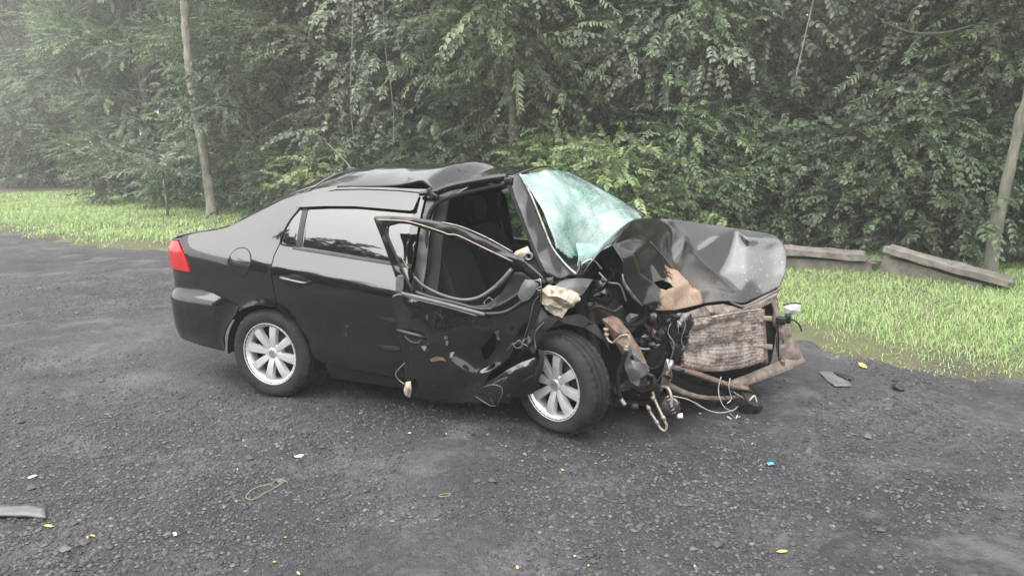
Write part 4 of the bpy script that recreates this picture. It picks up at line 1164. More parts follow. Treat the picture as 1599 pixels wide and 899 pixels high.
# ------------------------------------------------------------------ cabin
def seat(name, y, x, sc=1.0):
    s_ = empty(name, (x, y, 0)); s_.parent = car
    bm = bmesh.new()
    # cushion and backrest as rounded slabs with side bolsters
    def slab(pts, hw, bol):
        rows = []
        for (px_, pz_, th, wd) in pts:
            row = []
            for f in (-1, -.8, -.45, 0, .45, .8, 1):
                off = bol*(abs(f) > .6)*(1 if abs(f) < .95 else .3)
                row.append((px_+off*.9, f*hw*wd, pz_+off*.2))
            rows.append((row, th, (px_, pz_)))
        return rows
    me_v = []; me_f = []
    def build(pts, hw, nrm, bol, nm):
        V = []; Fc = []; n = 9; N = len(pts)
        fs = [-1, -.93, -.78, -.5, 0, .5, .78, .93, 1]
        for (px_, pz_, th, wd) in pts:
            for f in fs:
                e = abs(f); off = (bol if .7 < e < .96 else (-th*.25 if e == 1 else 0))
                V.append((px_+nrm[0]*(th/2+off), f*hw*wd, pz_+nrm[1]*(th/2+off)))
        for (px_, pz_, th, wd) in pts:
            for f in fs:
                e = abs(f); off = -th*.3 if e == 1 else 0
                V.append((px_-nrm[0]*(th/2+off), f*hw*wd, pz_-nrm[1]*(th/2+off)))
        B = N*n
        for i in range(N-1):
            for j in range(n-1):
                a = i*n+j; Fc.append((a, a+1, a+n+1, a+n)); Fc.append((B+a, B+a+n, B+a+n+1, B+a+1))
            Fc.append((i*n, i*n+n, B+i*n+n, B+i*n)); Fc.append((i*n+n-1, B+i*n+n-1, B+i*n+2*n-1, i*n+2*n-1))
        for j in range(n-1):
            Fc.append((j, B+j, B+j+1, j+1)); t = (N-1)*n+j; Fc.append((t, t+1, B+t+1, B+t))
        me = bpy.data.meshes.new(nm); me.from_pydata(V, [], Fc); me.update()
        bm2 = bmesh.new(); bm2.from_mesh(me); bmesh.ops.recalc_face_normals(bm2, faces=bm2.faces[:]); bm2.to_mesh(me); bm2.free()
        o = link(nm, me, FABRIC, s_); m = o.modifiers.new('soft', 'SUBSURF'); m.levels = 2; m.render_levels = 2
        return o
    build([(-.02, .40, .12, .95), (.10, .42, .14, 1), (.35, .45, .14, 1), (.48, .45, .12, .96), (.52, .42, .08, .9)], .26*sc, (-.1, 1), .03, 'cushion')
    build([(.02, .40, .10, .85), (-.02, .52, .14, .98), (-.10, .75, .14, 1), (-.18, .95, .12, .92), (-.22, 1.05, .08, .75)], .26*sc, (.95, .3), .035, 'backrest')
    build([(-.225, 1.07, .05, .7), (-.235, 1.12, .09, 1), (-.25, 1.20, .095, 1), (-.262, 1.26, .06, .85)], .13, (.96, .25), 0, 'headrest')
    return s_
seat('front_seat', -.36, 1.22); seat('front_seat', .36, 1.20)
b_ = empty('rear_seat', (.28, 0, 0)); b_.parent = car
block('bench', [((.12, 0, .42), (.50, 1.24, .16)), ((-.16, 0, .72), (.14, 1.24, .60), Matrix.Rotation(-.3, 3, 'Y'))], FABRIC, b_, .05, 3)
for y in (-.36, .36): block('headrest', [((-.27, y, 1.10), (.09, .26, .16), Matrix.Rotation(-.2, 3, 'Y'))], FABRIC, b_, .04, 3)
block('parcel_shelf', [((-.12, 0, .97), (.45, 1.1, .03))], TRIM, car, .01)
block('dashboard', [((1.86, .05, .80), (.30, 1.26, .24)), ((1.80, .05, .90), (.34, 1.20, .08)), ((1.76, .02, .60), (.26, .30, .40))], TRIM, car, .04, 3)
block('firewall', [((2.02, 0, .58), (.03, 1.30, .68))], REARDARK, car, .01)
lathe('steering_wheel', [(.18+.013*math.cos(a), .013*math.sin(a)) for a in np.linspace(0, 2*math.pi, 9)[:-1]], (1.60, .36, .92), (.85, 0, -.5), TRIM, car, 32, closed=True)
block('door_pull_belt', [(cy(662, 400, -.68), (.02, .015, .5), Matrix.Rotation(.05, 3, 'Y'))], GREYP, car, .004)

# ------------------------------------------------------------------ near front door, torn open and hanging
DY = -.90
door_out = [(611, 462, -.905), (624, 457, -.90), (640, 461, -.89), (680, 471, -.885), (725, 483, -.875), (757, 491, -.865), (790, 486, -.855), (822, 470, -.845), (846, 452, -.83),
            (846, 475, -.835), (838, 505, -.83), (833, 535, -.83), (815, 552, -.83), (790, 566, -.82), (768, 580, -.81), (757, 600, -.80), (766, 618, -.78), (774, 632, -.77),
            (745, 630, -.80), (700, 629, -.82), (660, 626, -.84), (640, 618, -.85), (634, 596, -.865), (628, 570, -.88), (622, 535, -.895), (615, 498, -.90)]
door_in = [(645, 490, -.915), (690, 505, -.905), (735, 515, -.90), (780, 510, -.86), (815, 500, -.85), (650, 530, -.93), (690, 545, -.92), (706, 570, -.90), (712, 600, -.87), (728, 560, -.83),
           (750, 540, -.87), (775, 545, -.79), (800, 530, -.865), (650, 580, -.90), (668, 605, -.88), (730, 600, -.825), (745, 615, -.815), (760, 570, -.775), (742, 585, -.81), (820, 520, -.80), (700, 520, -.915)]
fd = crumple('front_door', door_out, door_in, PAINT_DOOR, car, .02, 3, .010, 7, 4)
fd['label'] = 'buckled front door hanging open with no window glass'
# window frame: a wide rear member and the long bent upper rail
crumple('window_frame', [(580, 337, -.855), (610, 336, -.85), (650, 339, -.845), (692, 346, -.835), (720, 355, -.83), (760, 373, -.82), (800, 394, -.81), (826, 410, -.805), (848, 430, -.81), (852, 445, -.82),
                         (838, 440, -.82), (812, 420, -.82), (796, 411, -.825), (758, 394, -.835), (712, 374, -.845), (672, 361, -.855), (640, 351, -.86), (617, 349, -.865), (607, 353, -.868),
                         (605, 362, -.87), (615, 390, -.875), (629, 420, -.88), (640, 441, -.885), (648, 462, -.885), (630, 465, -.90), (621, 446, -.895), (609, 412, -.885), (594, 372, -.87)],
        [(598, 345, -.875), (606, 378, -.89), (622, 424, -.905), (640, 345, -.865), (690, 356, -.85), (740, 374, -.84), (800, 402, -.825)], DULL, fd, .03, 2, .0025, 10, 5)
tube('bare_edge', P([(588, 343, -.885), (625, 344.5, -.882), (650, 349, -.878), (690, 362, -.868), (700, 366, -.866), (716, 368, -.86), (760, 389, -.848), (800, 408, -.838)]), .0038, PIPE, fd, 6, 40)
tube('bare_edge', P([(690, 347, -.838), (720, 354, -.835), (760, 371, -.828), (800, 393, -.818)]), .004, STEEL, fd, 6, 30)
tube('bare_edge', P([(628, 402, -.905), (632, 411, -.905), (638, 419, -.905)]), .003, PIPE, fd, 6, 8)
tube('frame_lip', P([(606, 354, -.885), (604, 364, -.888), (615, 392, -.895), (632, 430, -.90), (645, 455, -.905)]), .008, BLACKP, fd, 6, 24)
crumple('frame_corner', [(617, 430, -.905), (631, 427, -.905), (630, 458, -.91), (617, 458, -.91)], [], GREYP, fd, .008, 1, .001)
tube('belt_trim', P([(627, 458, -.915), (660, 466, -.91), (700, 476, -.905), (745, 488, -.885), (757, 491, -.88)]), .012, GREYP, fd, 8, 30)
tube('belt_trim', P([(628, 461, -.918), (660, 470, -.914), (700, 480, -.909), (745, 493, -.89)]), .0035, STEEL, fd, 6, 30)
tube('belt_trim', P([(757, 490, -.875), (782, 489, -.87), (800, 482, -.86), (818, 469, -.855), (832, 456, -.85)]), .013, BLACKP, fd, 8, 20)
tube('inner_rim', P([(648, 456, -.885), (675, 465, -.88), (710, 473, -.87), (740, 481, -.86), (765, 482, -.85), (800, 466, -.84), (825, 445, -.83)]), .014, BLACKP, fd, 8, 30)
crumple('door_inner', [(648, 452, -.86), (670, 461, -.85), (700, 470, -.84), (730, 476, -.83), (760, 475, -.82), (785, 455, -.81), (800, 425, -.80), (815, 424, -.80), (838, 440, -.80), (832, 462, -.81), (800, 484, -.82), (760, 490, -.84), (700, 478, -.86), (655, 466, -.87)], [(780, 472, -.82), (815, 448, -.80)], BLACKP, fd, .01, 2, .006, 9, 6)
tube('window_rubber', P([(647, 432, -.86), (660, 445, -.86), (682, 457, -.855), (705, 465, -.85), (727, 468, -.845), (748, 464, -.835), (768, 452, -.825), (785, 437, -.82), (799, 420, -.815)]), [.007, .008, .009, .009, .009, .01, .012, .014, .012], GREYP, fd, 8, 40)
bq = P([(756, 471, -.865), (764, 464, -.865), (774, 472, -.865), (767, 483, -.865), (758, 480, -.865)])
for k in range(5): tube('clip_ring', [bq[k-1], bq[k]], .003, GREYP, fd, 6)
tube('door_handle', [snap(fd, 620, 515, .0), snap(fd, 626, 517, .025), snap(fd, 640, 521, .032), snap(fd, 655, 525, .028), snap(fd, 664, 529, .0)], [.008, .013, .014, .014, .009], BLACKP, fd, 8, 20)
tube('handle_cup', [snap(fd, x, y, .003) for x, y in ((632, 524), (640, 532), (652, 535), (658, 531))], .005, GREYP, fd, 6, 12)
# mirror stump
crumple('mirror_mount', [(808, 462, -.87), (812, 449, -.87), (820, 436, -.87), (832, 437, -.875), (842, 443, -.87), (836, 455, -.88), (826, 468, -.885), (815, 471, -.88)], [(822, 452, -.905), (830, 446, -.895)], GREYP, fd, .02, 1, .004, 20, 7, sub=0)
for a in range(4): tube('mirror_wire', P([(832+a*2, 438, -.87), (842+a, 438-a, -.89), (845, 446+a*3, -.89), (836+a, 452, -.88)]), .0025, RUBBER if a % 2 else WIRE, fd, 5, 14)
# scars in the skin: bare metal and primer showing
for k, (pts, mt) in enumerate([([(657, 541), (662, 539), (666, 542), (663, 548)], TAN), ([(671, 561), (681, 556), (692, 558), (697, 564), (688, 562), (675, 565)], RUST), ([(693, 525), (698, 524), (699, 530), (694, 530)], STEEL), ([(696, 532), (700, 533), (699, 540), (696, 538)], TAN), ([(703, 550), (710, 549), (706, 557), (702, 558)], STEEL), ([(772, 518), (779, 516), (778, 523), (781, 531), (776, 530), (775, 523)], STEEL)]):
    crumple('paint_scar', [(x, y, -.9) for x, y in pts], [], mt, fd, .0012, 2, .0006, 60, k, sub=0, smooth_it=0, at=lambda x, y: snap(fd, x, y, .004))
# torn bright edges
for pts in ([(841, 462, -.85), (833, 473, -.86), (829, 492, -.86), (824, 510, -.86), (818, 528, -.865)], [(849, 503, -.83), (838, 515, -.84), (835, 528, -.84), (837, 545, -.84)], [(790, 549, -.86), (797, 540, -.865), (802, 535, -.865)],
            [(802, 538, -.865), (811, 531, -.865), (815, 540, -.865), (806, 543, -.865), (801, 537, -.865)], [(822, 527, -.85), (816, 535, -.85), (824, 540, -.85)], [(632, 566, -.90), (618, 582, -.90), (622, 592, -.90), (632, 600, -.90)]):
    tube('torn_edge', [snap(fd, p[0], p[1], .003, p[2]) for p in pts], [.0015, .0032, .002, .0026], STEEL, fd, 5, 16)
crumple('hinge_stop', [(634, 596, -.90), (641, 595, -.90), (643, 607, -.90), (640, 620, -.89), (633, 618, -.89), (630, 608, -.89)], [(637, 607, -.915)], CREAM, fd, .008, 3, .008, 40, 2, sub=0, smooth_it=0)
# crushed front end of the sill, folded outwards under the door
sf = crumple('folded_sill', [(752, 603, -.86), (770, 592, -.90), (790, 577, -.93), (812, 565, -.93), (836, 557, -.92), (842, 570, -.90), (836, 585, -.90), (818, 596, -.88), (800, 610, -.86), (788, 622, -.83), (776, 633, -.80), (768, 622, -.82)],
        [(795, 588, -.95), (820, 577, -.955), (785, 605, -.90)], PAINT_DOOR, car, .012, 3, .007, 10, 8)
for pts in ([(755, 604, -.89), (764, 601, -.90), (775, 601, -.905), (784, 606, -.90), (783, 618, -.88), (776, 632, -.85)], [(768, 600, -.915), (778, 594, -.925), (792, 589, -.94), (784, 597, -.93)], [(742, 618, -.85), (756, 627, -.84), (766, 633, -.83), (774, 633, -.83)]):
    tube('torn_edge', P(pts), [.0012, .003, .002, .0012], STEEL, sf, 5, 16)

# ------------------------------------------------------------------ crushed bonnet
bon_out = [(957, 382, -.64), (972, 360, -.54), (986, 346, -.40), (1002, 341, .05), (1022, 340.5, .46), (1050, 341.5, .58), (1100, 348.5, .61), (1150, 356, .62), (1195, 363, .62), (1212, 367, .62), (1222, 377, .60), (1228, 392, .56),
           (1229, 408, .52), (1226, 428, .47), (1219, 447, .44), (1190, 462, .35), (1165, 475, .27), (1145, 471, .20), (1128, 470, .14), (1100, 474, .02), (1075, 480, -.16), (1050, 485, -.33), (1022, 485, -.43), (1003, 478, -.49),
           (985, 456, -.55), (973, 430, -.59), (971, 405, -.62)]
bon_in = [(1012, 351, .10), (1035, 348, .44), (1046, 358, .42), (1070, 366.5, .45), (1120, 369, .47), (1165, 371, .52), (1195, 374, .56), (1100, 357, .545), (1150, 363, .585),
          (1051, 418, -.10), (1046, 390, .16), (1064, 396, .12), (1084, 395, .32),
          (1092, 432, .18), (1122, 430, .40), (1135, 409, .46), (1165, 390, .505), (1198, 396, .535), (1166, 428, .40), (1112, 450, .13), (1152, 459, .26), (1204, 430, .465),
          (985, 372, -.46), (1000, 362, -.22), (1012, 378, -.34), (990, 396, -.55), (1000, 428, -.50), (1016, 410, -.34), (1030, 392, -.20), (1012, 450, -.45), (1072, 458, -.12), (1030, 470, -.42)]
hole = [(1022, 441, -.41), (1034, 437, -.37), (1047, 442, -.33), (1054, 451, -.31), (1041, 453, -.35), (1030, 449, -.39)]
cr = len(bon_out)
bonnet = crumple('bonnet', bon_out, bon_in, BONNET, car, .006, 3, .0028, 6, 11, holes=[hole], smooth_it=1, soft=lambda c_: c_.y > -.05)
bonnet['label'] = 'crumpled black bonnet with a rusty bare patch and a hole'
# rear half of the bonnet, folding down from the ridge to the foot of the windscreen
ridge = P([(958, 381, -.64), (973, 359, -.54), (987, 345, -.40), (1001, 341, .05), (1012, 341, .30), (1024, 341, .52)])
cowl = [cy(906, 437, -.60), cy(916, 418, -.54), cy(931, 398, -.46), Vector((2.06, .05, 1.03)), Vector((2.04, .30, 1.03)), Vector((2.03, .55, 1.02))]
V = []; Q = []
for i in range(9):
    f = i/8
    for k in range(len(ridge)):
        p = ridge[k].lerp(cowl[k], f); p.z += .03*math.sin(math.pi*f)+.012*noise.noise(p*7); V.append(tuple(p))
n_ = len(ridge)
for i in range(8):
    for k in range(n_-1): a = i*n_+k; Q.append((a, a+n_, a+n_+1, a+1))
me = bpy.data.meshes.new('rear_fold'); me.from_pydata(V, [], Q); me.update()
rf = link('rear_fold', me, BONNET, bonnet); m = rf.modifiers.new('thickness', 'SOLIDIFY'); m.thickness = .006; m = rf.modifiers.new('soft', 'SUBSURF'); m.levels = 1; m.render_levels = 2
# bright torn rims of the sheet
for pts, r in (([(972, 428, -.605), (974, 440, -.60), (983, 455, -.57), (994, 468, -.53), (1003, 477, -.505)], [.004, .008, .011, .009, .005]), 
               ([(957, 383, -.65), (965, 395, -.645), (973, 408, -.63)], [.002, .005, .002]), ([(1016, 377, -.42), (1026, 389, -.38), (1038, 403, -.37), (1050, 418, -.375)], [.002, .0035, .003, .006]),
              ):
    tube('torn_rim', [snap(bonnet, q[0], q[1], .002, q[2]) for q in pts], r, STEEL, bonnet, 6, 20)
tube('front_lip', P([(1136, 468, .05), (1150, 476, .12), (1165, 478, .19), (1190, 466, .29), (1217, 452, .41)]), [.006, .010, .012, .012, .008], GREYP, bonnet, 6, 24)
tube('front_lip', P([(1160, 482, .17), (1190, 470, .28), (1215, 457, .39)]), [.005, .009, .007], STEEL, bonnet, 6, 18)

# ------------------------------------------------------------------ nose: lock panel, radiator, beams
crumple('lock_panel', [(1072, 488, -.26), (1100, 478, -.12), (1130, 474, .02), (1160, 483, .14), (1190, 471, .26), (1214, 459, .36), (1212, 468, .36), (1190, 480, .25), (1160, 491, .13), (1135, 492, .0), (1105, 496, -.12), (1085, 500, -.23)],
        [(1110, 487, -.12), (1140, 484, .02), (1170, 484, .18)], TAN, car, .01, 3, .010, 14, 13, sub=0, smooth_it=0)
rad = empty('radiator', cy(1125, 575, -.05)); rad.parent = car
NU, NV, FN = 60, 190, 19
TL, TR, BR, BL = cy(1080, 497, -.24), cy(1187, 481, .19), cy(1190, 563, .19), cy(1063, 568, -.28)
org = Vector(rad.location); V = []; Q = []
nrm = (TR-TL).cross(BL-TL).normalized()
if nrm.dot(Vector(ray(800, 450)[0])-TL) < 0: nrm = -nrm
for j in range(NV+1):
    v = j/NV
    for i in range(NU+1):
        u = i/NU
        p = TL.lerp(TR, u).lerp(BL.lerp(BR, u), v)
        p.z -= .055*math.sin(math.pi*min(1, u*1.05))*v**3                                  # sagging lower edge
        wob = .011*math.sin(v*15+2.0*math.sin(u*3.1)+noise.noise(Vector((u*3, v*5, 1)))*1.5)*(1-.75*ss(.55, .95, u))*ss(0, .15, v)
        wob += .009*noise.noise(Vector((u*5, v*7, 4)))-.03*math.sin(math.pi*u)*math.sin(math.pi*v)
        fin = -.022 if (v*FN) % 1 > .55 else .003*noise.noise(Vector((u*14, math.floor(v*FN)*3.1, 2)))
        fin += .009*(random.Random(i*31+int(v*FN)*977).random()-.5)
        p += nrm*(wob+fin)+Vector((0, 0, .003*noise.noise(Vector((u*9, v*FN*.3, 8)))))
        V.append(tuple(p-org))
for j in range(NV):
    for i in range(NU): a = j*(NU+1)+i; Q.append((a, a+1, a+NU+2, a+NU+1))
me = bpy.data.meshes.new('fins'); me.from_pydata(V, [], Q); me.update()
FINM = mat_simple('dusty_fins', (.135, .108, .092), .65, .25, .4, 16, 0, hi=(.33, .28, .245))
me.materials.append(FINM); me.materials.append(REARDARK)
for p_ in me.polygons:
    if ((p_.index//NU+.5)/NV*FN) % 1 > .58: p_.material_index = 1  # shade between the fins painted in: recessed faces get the near-black material
fo = link('fins', me, None, rad, smooth=False); fo['kind'] = 'stuff'
m = fo.modifiers.new('thickness', 'SOLIDIFY'); m.thickness = .02; m.offset = 1 if False else -1
def off(pts): return [p-org for p in P(pts)]
tube('end_tank', off([(1189, 483, .20), (1191, 510, .20), (1193, 540, .20), (1195, 567, .20)]), .020, RUST, rad, 4, 10)
tube('tank_rail', off([(1184, 482, .19), (1188, 525, .19), (1190, 568, .19)]), .006, STEEL, rad, 4, 10)
for (x, y) in ((1198, 497), (1199, 541)):
    block('tank_clip', [(cy(x, y, .19)-org, (.055, .03, .028))], TAN, rad, .004)
crumple('dark_gap_sheet', [(1075, 462, .10), (1130, 455, .28), (1175, 455, .42), (1214, 446, .50), (1216, 500, .48), (1205, 560, .44), (1195, 590, .40), (1100, 600, .10), (1070, 540, -.05)], [(1140, 520, .26)], REARDARK, car, .01, 2, .02, 9, 33, sub=0)  # near-black sheet added to give the dark of the gap under the bonnet
# crumpled upright left of the radiator
crumple('crumpled_upright', [(1050, 492, -.33), (1062, 488, -.31), (1078, 489, -.28), (1084, 502, -.27), (1076, 520, -.29), (1070, 545, -.31), (1056, 566, -.33), (1046, 585, -.35), (1036, 606, -.37), (1028, 622, -.38), (1018, 612, -.38), (1030, 585, -.37), (1043, 560, -.36), (1048, 540, -.36), (1040, 520, -.36), (1043, 503, -.35)],
        [(1062, 510, -.36), (1055, 535, -.29), (1052, 550, -.38), (1066, 500, -.33), (1040, 590, -.40)], PAINT_DOOR, car, .008, 3, .016, 13, 15, sub=0, smooth_it=0)
for pts in ([(1047, 505, -.385), (1043, 520, -.395), (1052, 535, -.40), (1050, 552, -.40), (1040, 575, -.41), (1022, 600, -.41)], [(1066, 492, -.35), (1070, 508, -.345), (1064, 530, -.35), (1068, 545, -.35)], [(1058, 500, -.37), (1060, 520, -.385)]):
    tube('torn_edge', P(pts), [.002, .004, .003, .003], STEEL, car, 5, 18)
crumple('crumpled_upright', [(1040, 560, -.40), (1052, 562, -.38), (1054, 580, -.37), (1045, 600, -.38), (1030, 610, -.39), (1034, 585, -.41)], [(1045, 578, -.43)], STEEL, car, .006, 2, .010, 15, 16, sub=0, smooth_it=0)
# lower crossmember and bumper beam
tube('crossmember', P([(1046, 573, -.34), (1075, 580, -.25), (1110, 592, -.12), (1140, 602, .02), (1168, 607, .12)]), [.022, .022, .02, .022, .018], RUST, car, 4, 24)
tube('crossmember', P([(1038, 598, -.34), (1060, 610, -.25), (1090, 618, -.12), (1125, 621, .0), (1150, 618, .10)]), .026, TAN, car, 4, 24)
tube('crossmember', P([(1040, 588, -.30), (1075, 603, -.16), (1115, 612, .0), (1150, 612, .14)]), .045, REARDARK, car, 6, 20)
tube('bumper_beam', P([(1138, 602, .05), (1165, 594, .17), (1195, 583, .32), (1225, 571, .46), (1250, 561, .58)]), [.034, .046, .054, .056, .044], TAN, car, 4, 24)
crumple('beam_bracket', [(1206, 459, .44), (1216, 470, .44), (1218, 490, .44), (1228, 503, .46), (1240, 525, .50), (1254, 552, .55), (1254, 568, .56), (1236, 575, .50), (1222, 576, .44), (1217, 555, .42), (1214, 520, .41), (1211, 490, .41), (1203, 472, .42)], [(1222, 520, .40), (1234, 550, .45), (1211, 480, .42)], TAN, car, .03, 2, .008, 10, 17,
        holes=[[(1214, 498, .42), (1222, 498, .43), (1222, 505, .43), (1214, 505, .42)], [(1218, 532, .43), (1224, 531, .44), (1225, 537, .44), (1219, 538, .43)]])
block('bracket_bolt', [(cy(1222, 566, .42), (.03, .05, .06), Matrix.Rotation(.3, 3, 'X'))], RUST, car, .01)
# white remains of the far headlamp and its cable
hl = crumple('headlamp_shell', [(1222, 479, .50), (1236, 475, .52), (1251, 475, .56), (1250, 486, .57), (1240, 492, .54), (1226, 494, .50)], [(1237, 484, .46)], WHITEP, car, .02, 2, .004, 12, 18, sub=0, smooth_it=0)
tube('headlamp_rim', P([(1223, 476, .49), (1238, 473, .51), (1251, 474, .55)]), .005, BLACKP, hl, 6, 10)
block('headlamp_socket', [(cy(1219, 500, .42), (.06, .05, .05)), (cy(1230, 497, .48), (.04, .05, .06))], BLACKP, car, .006)
tube('cable', P([(1230, 497, .47), (1240, 500, .48), (1248, 507, .48), (1252, 517, .48)]), .006, RUBBER, car, 6, 12)
tube('cable', P([(1214, 505, .38), (1216, 530, .38), (1215, 556, .38)]), .005, RUBBER, car, 6, 12)

# ------------------------------------------------------------------ engine bay
block('engine_block', [((2.36, .05, .44), (.36, .55, .40)), ((2.34, .0, .65), (.30, .44, .06)), ((2.36, -.22, .42), (.26, .10, .30)), ((2.56, .12, .38), (.10, .40, .28))], DARKM, car, .03)
for (x, y, yy, r) in ((1018, 500, -.30, .055), (995, 503, -.28, .045), (1030, 520, -.27, .04), (1000, 535, -.28, .07)):
    lathe('pulley', [(.001, -.02), (r*.35, -.022), (r*.4, -.012), (r*.8, -.012), (r*.85, -.024), (r, -.024), (r*.93, 0), (r, .024), (r*.5, .03)], cy(x, y, yy), (0, 1, .1), DARKM, car, 28)
crumple('inner_wing_sheet', [(905, 425, -.48), (930, 398, -.50), (957, 384, -.52), (970, 405, -.50), (972, 430, -.48), (988, 460, -.45), (1005, 480, -.40), (1000, 505, -.38), (985, 520, -.40), (962, 515, -.44), (935, 505, -.48), (908, 490, -.54), (900, 455, -.52)],
        [(930, 430, -.40), (950, 420, -.44), (945, 460, -.38), (965, 470, -.42), (920, 465, -.47), (980, 490, -.35), (955, 490, -.46)], DARKM, car, .008, 3, .022, 11, 19, sub=0, smooth_it=0)
crumple('dark_bulkhead_sheet', [(860, 425, -.58), (890, 428, -.60), (910, 440, -.56), (960, 395, -.42), (1000, 470, -.25), (1060, 490, -.18), (1060, 580, -.22), (1030, 625, -.26), (980, 625, -.34), (930, 610, -.36), (880, 560, -.42), (845, 520, -.50), (845, 460, -.56)],
        [(900, 500, -.44), (950, 540, -.34), (1000, 560, -.24), (950, 460, -.36), (1010, 520, -.20)], REARDARK, car, .01, 3, .03, 8, 20)  # near-black sheet standing in for the shaded hollow beside bonnet and wheel
for pts, r, mt in (([(915, 470, -.52), (930, 455, -.53), (948, 452, -.52), (955, 465, -.52), (945, 478, -.52)], .010, RUBBER), ([(905, 445, -.56), (922, 438, -.56), (945, 440, -.54), (958, 430, -.54), (952, 418, -.54)], .006, RUBBER),
                   ([(918, 485, -.55), (935, 478, -.55), (958, 486, -.52), (972, 478, -.50)], .012, DARKM), ([(935, 425, -.52), (950, 440, -.52), (968, 445, -.50), (978, 470, -.48)], .005, WIRE), ([(985, 540, -.40), (1010, 545, -.38), (1030, 538, -.37)], .008, STEEL),
                   ([(960, 500, -.50), (985, 508, -.46), (1005, 500, -.42), (1010, 480, -.42)], .014, RUBBER), ([(1000, 560, -.40), (1015, 575, -.40), (1030, 570, -.38), (1040, 550, -.38)], .009, RUBBER), ([(908, 412, -.58), (925, 405, -.56), (940, 420, -.54)], .004, WIRE),
                   ([(1003, 580, -.42), (1020, 590, -.42), (1018, 605, -.42), (1000, 612, -.42)], .016, DARKM)):
    tube('hose', P(pts), r, mt, car, 7, 24)
# sloping chassis leg, rusty, with a grey torn end plate
crumple('chassis_leg', [(940, 498, -.55), (956, 492, -.52), (968, 498, -.50), (985, 520, -.50), (1000, 545, -.50), (1012, 572, -.50), (1014, 580, -.50), (1000, 590, -.53), (984, 578, -.55), (972, 555, -.56), (958, 530, -.56)],
        [(965, 520, -.60), (985, 550, -.60), (998, 572, -.58)], RUST, car, .02, 2, .008, 12, 21, sub=0, smooth_it=0)
crumple('torn_plate', [(972, 548, -.62), (985, 540, -.61), (996, 552, -.60), (1003, 566, -.59), (1014, 574, -.58), (1008, 586, -.58), (1000, 590, -.60), (998, 604, -.60), (984, 596, -.61), (976, 576, -.62)], [(990, 575, -.65)], GREYP, car, .006, 2, .008, 16, 22,
        holes=[[(983, 556, -.62), (988, 553, -.62), (993, 557, -.62), (991, 563, -.62), (985, 562, -.62)]], sub=0, smooth_it=0)
crumple('bent_flap', [(972, 592, -.58), (990, 600, -.58), (1010, 588, -.56), (1012, 600, -.55), (996, 612, -.57), (976, 604, -.58)], [(992, 604, -.61)], DARKM, car, .006, 2, .008, 14, 23, sub=0, smooth_it=0)
ac = tube('coolant_pipe', P([(945, 512, -.60), (948, 528, -.61), (956, 535, -.62), (963, 530, -.63), (970, 524, -.64), (980, 523, -.64), (983, 530, -.64), (980, 541, -.64)]), [.006, .007, .006, .007, .007, .007, .008, .009], PIPE, car, 8, 40)
for (x, y) in ((979, 541), (978, 545), (946, 514), (947, 522)): lathe('ferrule', [(.006, -.008), (.015, -.007), (.015, .007), (.006, .008)], cy(x, y, -.635 if x > 960 else -.605), (.1, 0, 1), PIPE, ac, 14)
hose = tube('rubber_hose', P([(978, 548, -.635), (972, 565, -.63), (966, 585, -.63), (965, 605, -.62), (969, 622, -.61)]), .013, RUBBER, car, 9, 30)
tube('hose_end', P([(969, 621, -.61), (972, 627, -.61), (976, 632, -.61)]), .012, PIPE, hose, 8, 6)
# front suspension remains
tube('strut', P([(920, 470, -.52), (925, 520, -.50), (932, 575, -.48)]), .035, DARKM, car, 10, 12)
tube('drive_shaft', P([(930, 600, -.52), (975, 605, -.30), (1010, 600, -.10)]), .022, DARKM, car, 10, 12)
tube('lower_arm', P([(930, 625, -.56), (970, 628, -.35), (1020, 630, -.10)]), .028, DARKM, car, 6, 12)
lathe('ball_joint', [(.001, -.03), (.022, -.02), (.026, 0), (.022, .02), (.001, .03)], cy(990, 634, -.50), (1, 0, 0), DARKM, car, 14)
# alternator hanging on its pipes
al = lathe('alternator', [(.001, -.075), (.045, -.075), (.062, -.06), (.066, -.02), (.060, -.015), (.060, .015), (.066, .02), (.062, .06), (.03, .075), (.001, .075)], cy(1043, 634, -.40), (.35, -.9, .35), DARKM, car, 30, fn=lambda k, i: -.006 if (k % 3 == 0 and 2 <= i <= 7) else 0)
for k in range(6): tube('cooling_slot', P([(1038+k*2.2, 622+k*5, -.475), (1044+k*2.2, 618+k*5, -.475)]), .004, STEEL, al, 5)
for pts, r in (([(1010, 632, -.50), (1016, 644, -.51), (1024, 656, -.52), (1031, 668, -.52), (1038, 672, -.52), (1041, 665, -.52), (1037, 655, -.52), (1030, 640, -.50), (1023, 625, -.48), (1019, 612, -.44)], .008),
               ([(1034, 603, -.42), (1043, 606, -.45), (1048, 618, -.47), (1048, 634, -.47)], .009), ([(1050, 622, -.44), (1057, 628, -.44), (1055, 642, -.44), (1058, 652, -.44)], .007)):
    tube('coolant_pipe', P(pts), r, PIPE, al, 7, 40)
for (x, y) in ((1026, 659), (1036, 652), (1020, 621), (1013, 637)): lathe('ferrule', [(.004, -.012), (.012, -.011), (.012, .011), (.004, .012)], cy(x, y, -.52), (.5, 0, -.8), PIPE, al, 12)
lathe('fitting', [(.001, -.015), (.016, -.015), (.016, .015), (.001, .015)], cy(1062, 649, -.43), (1, .2, .2), WHITEP, al, 8)
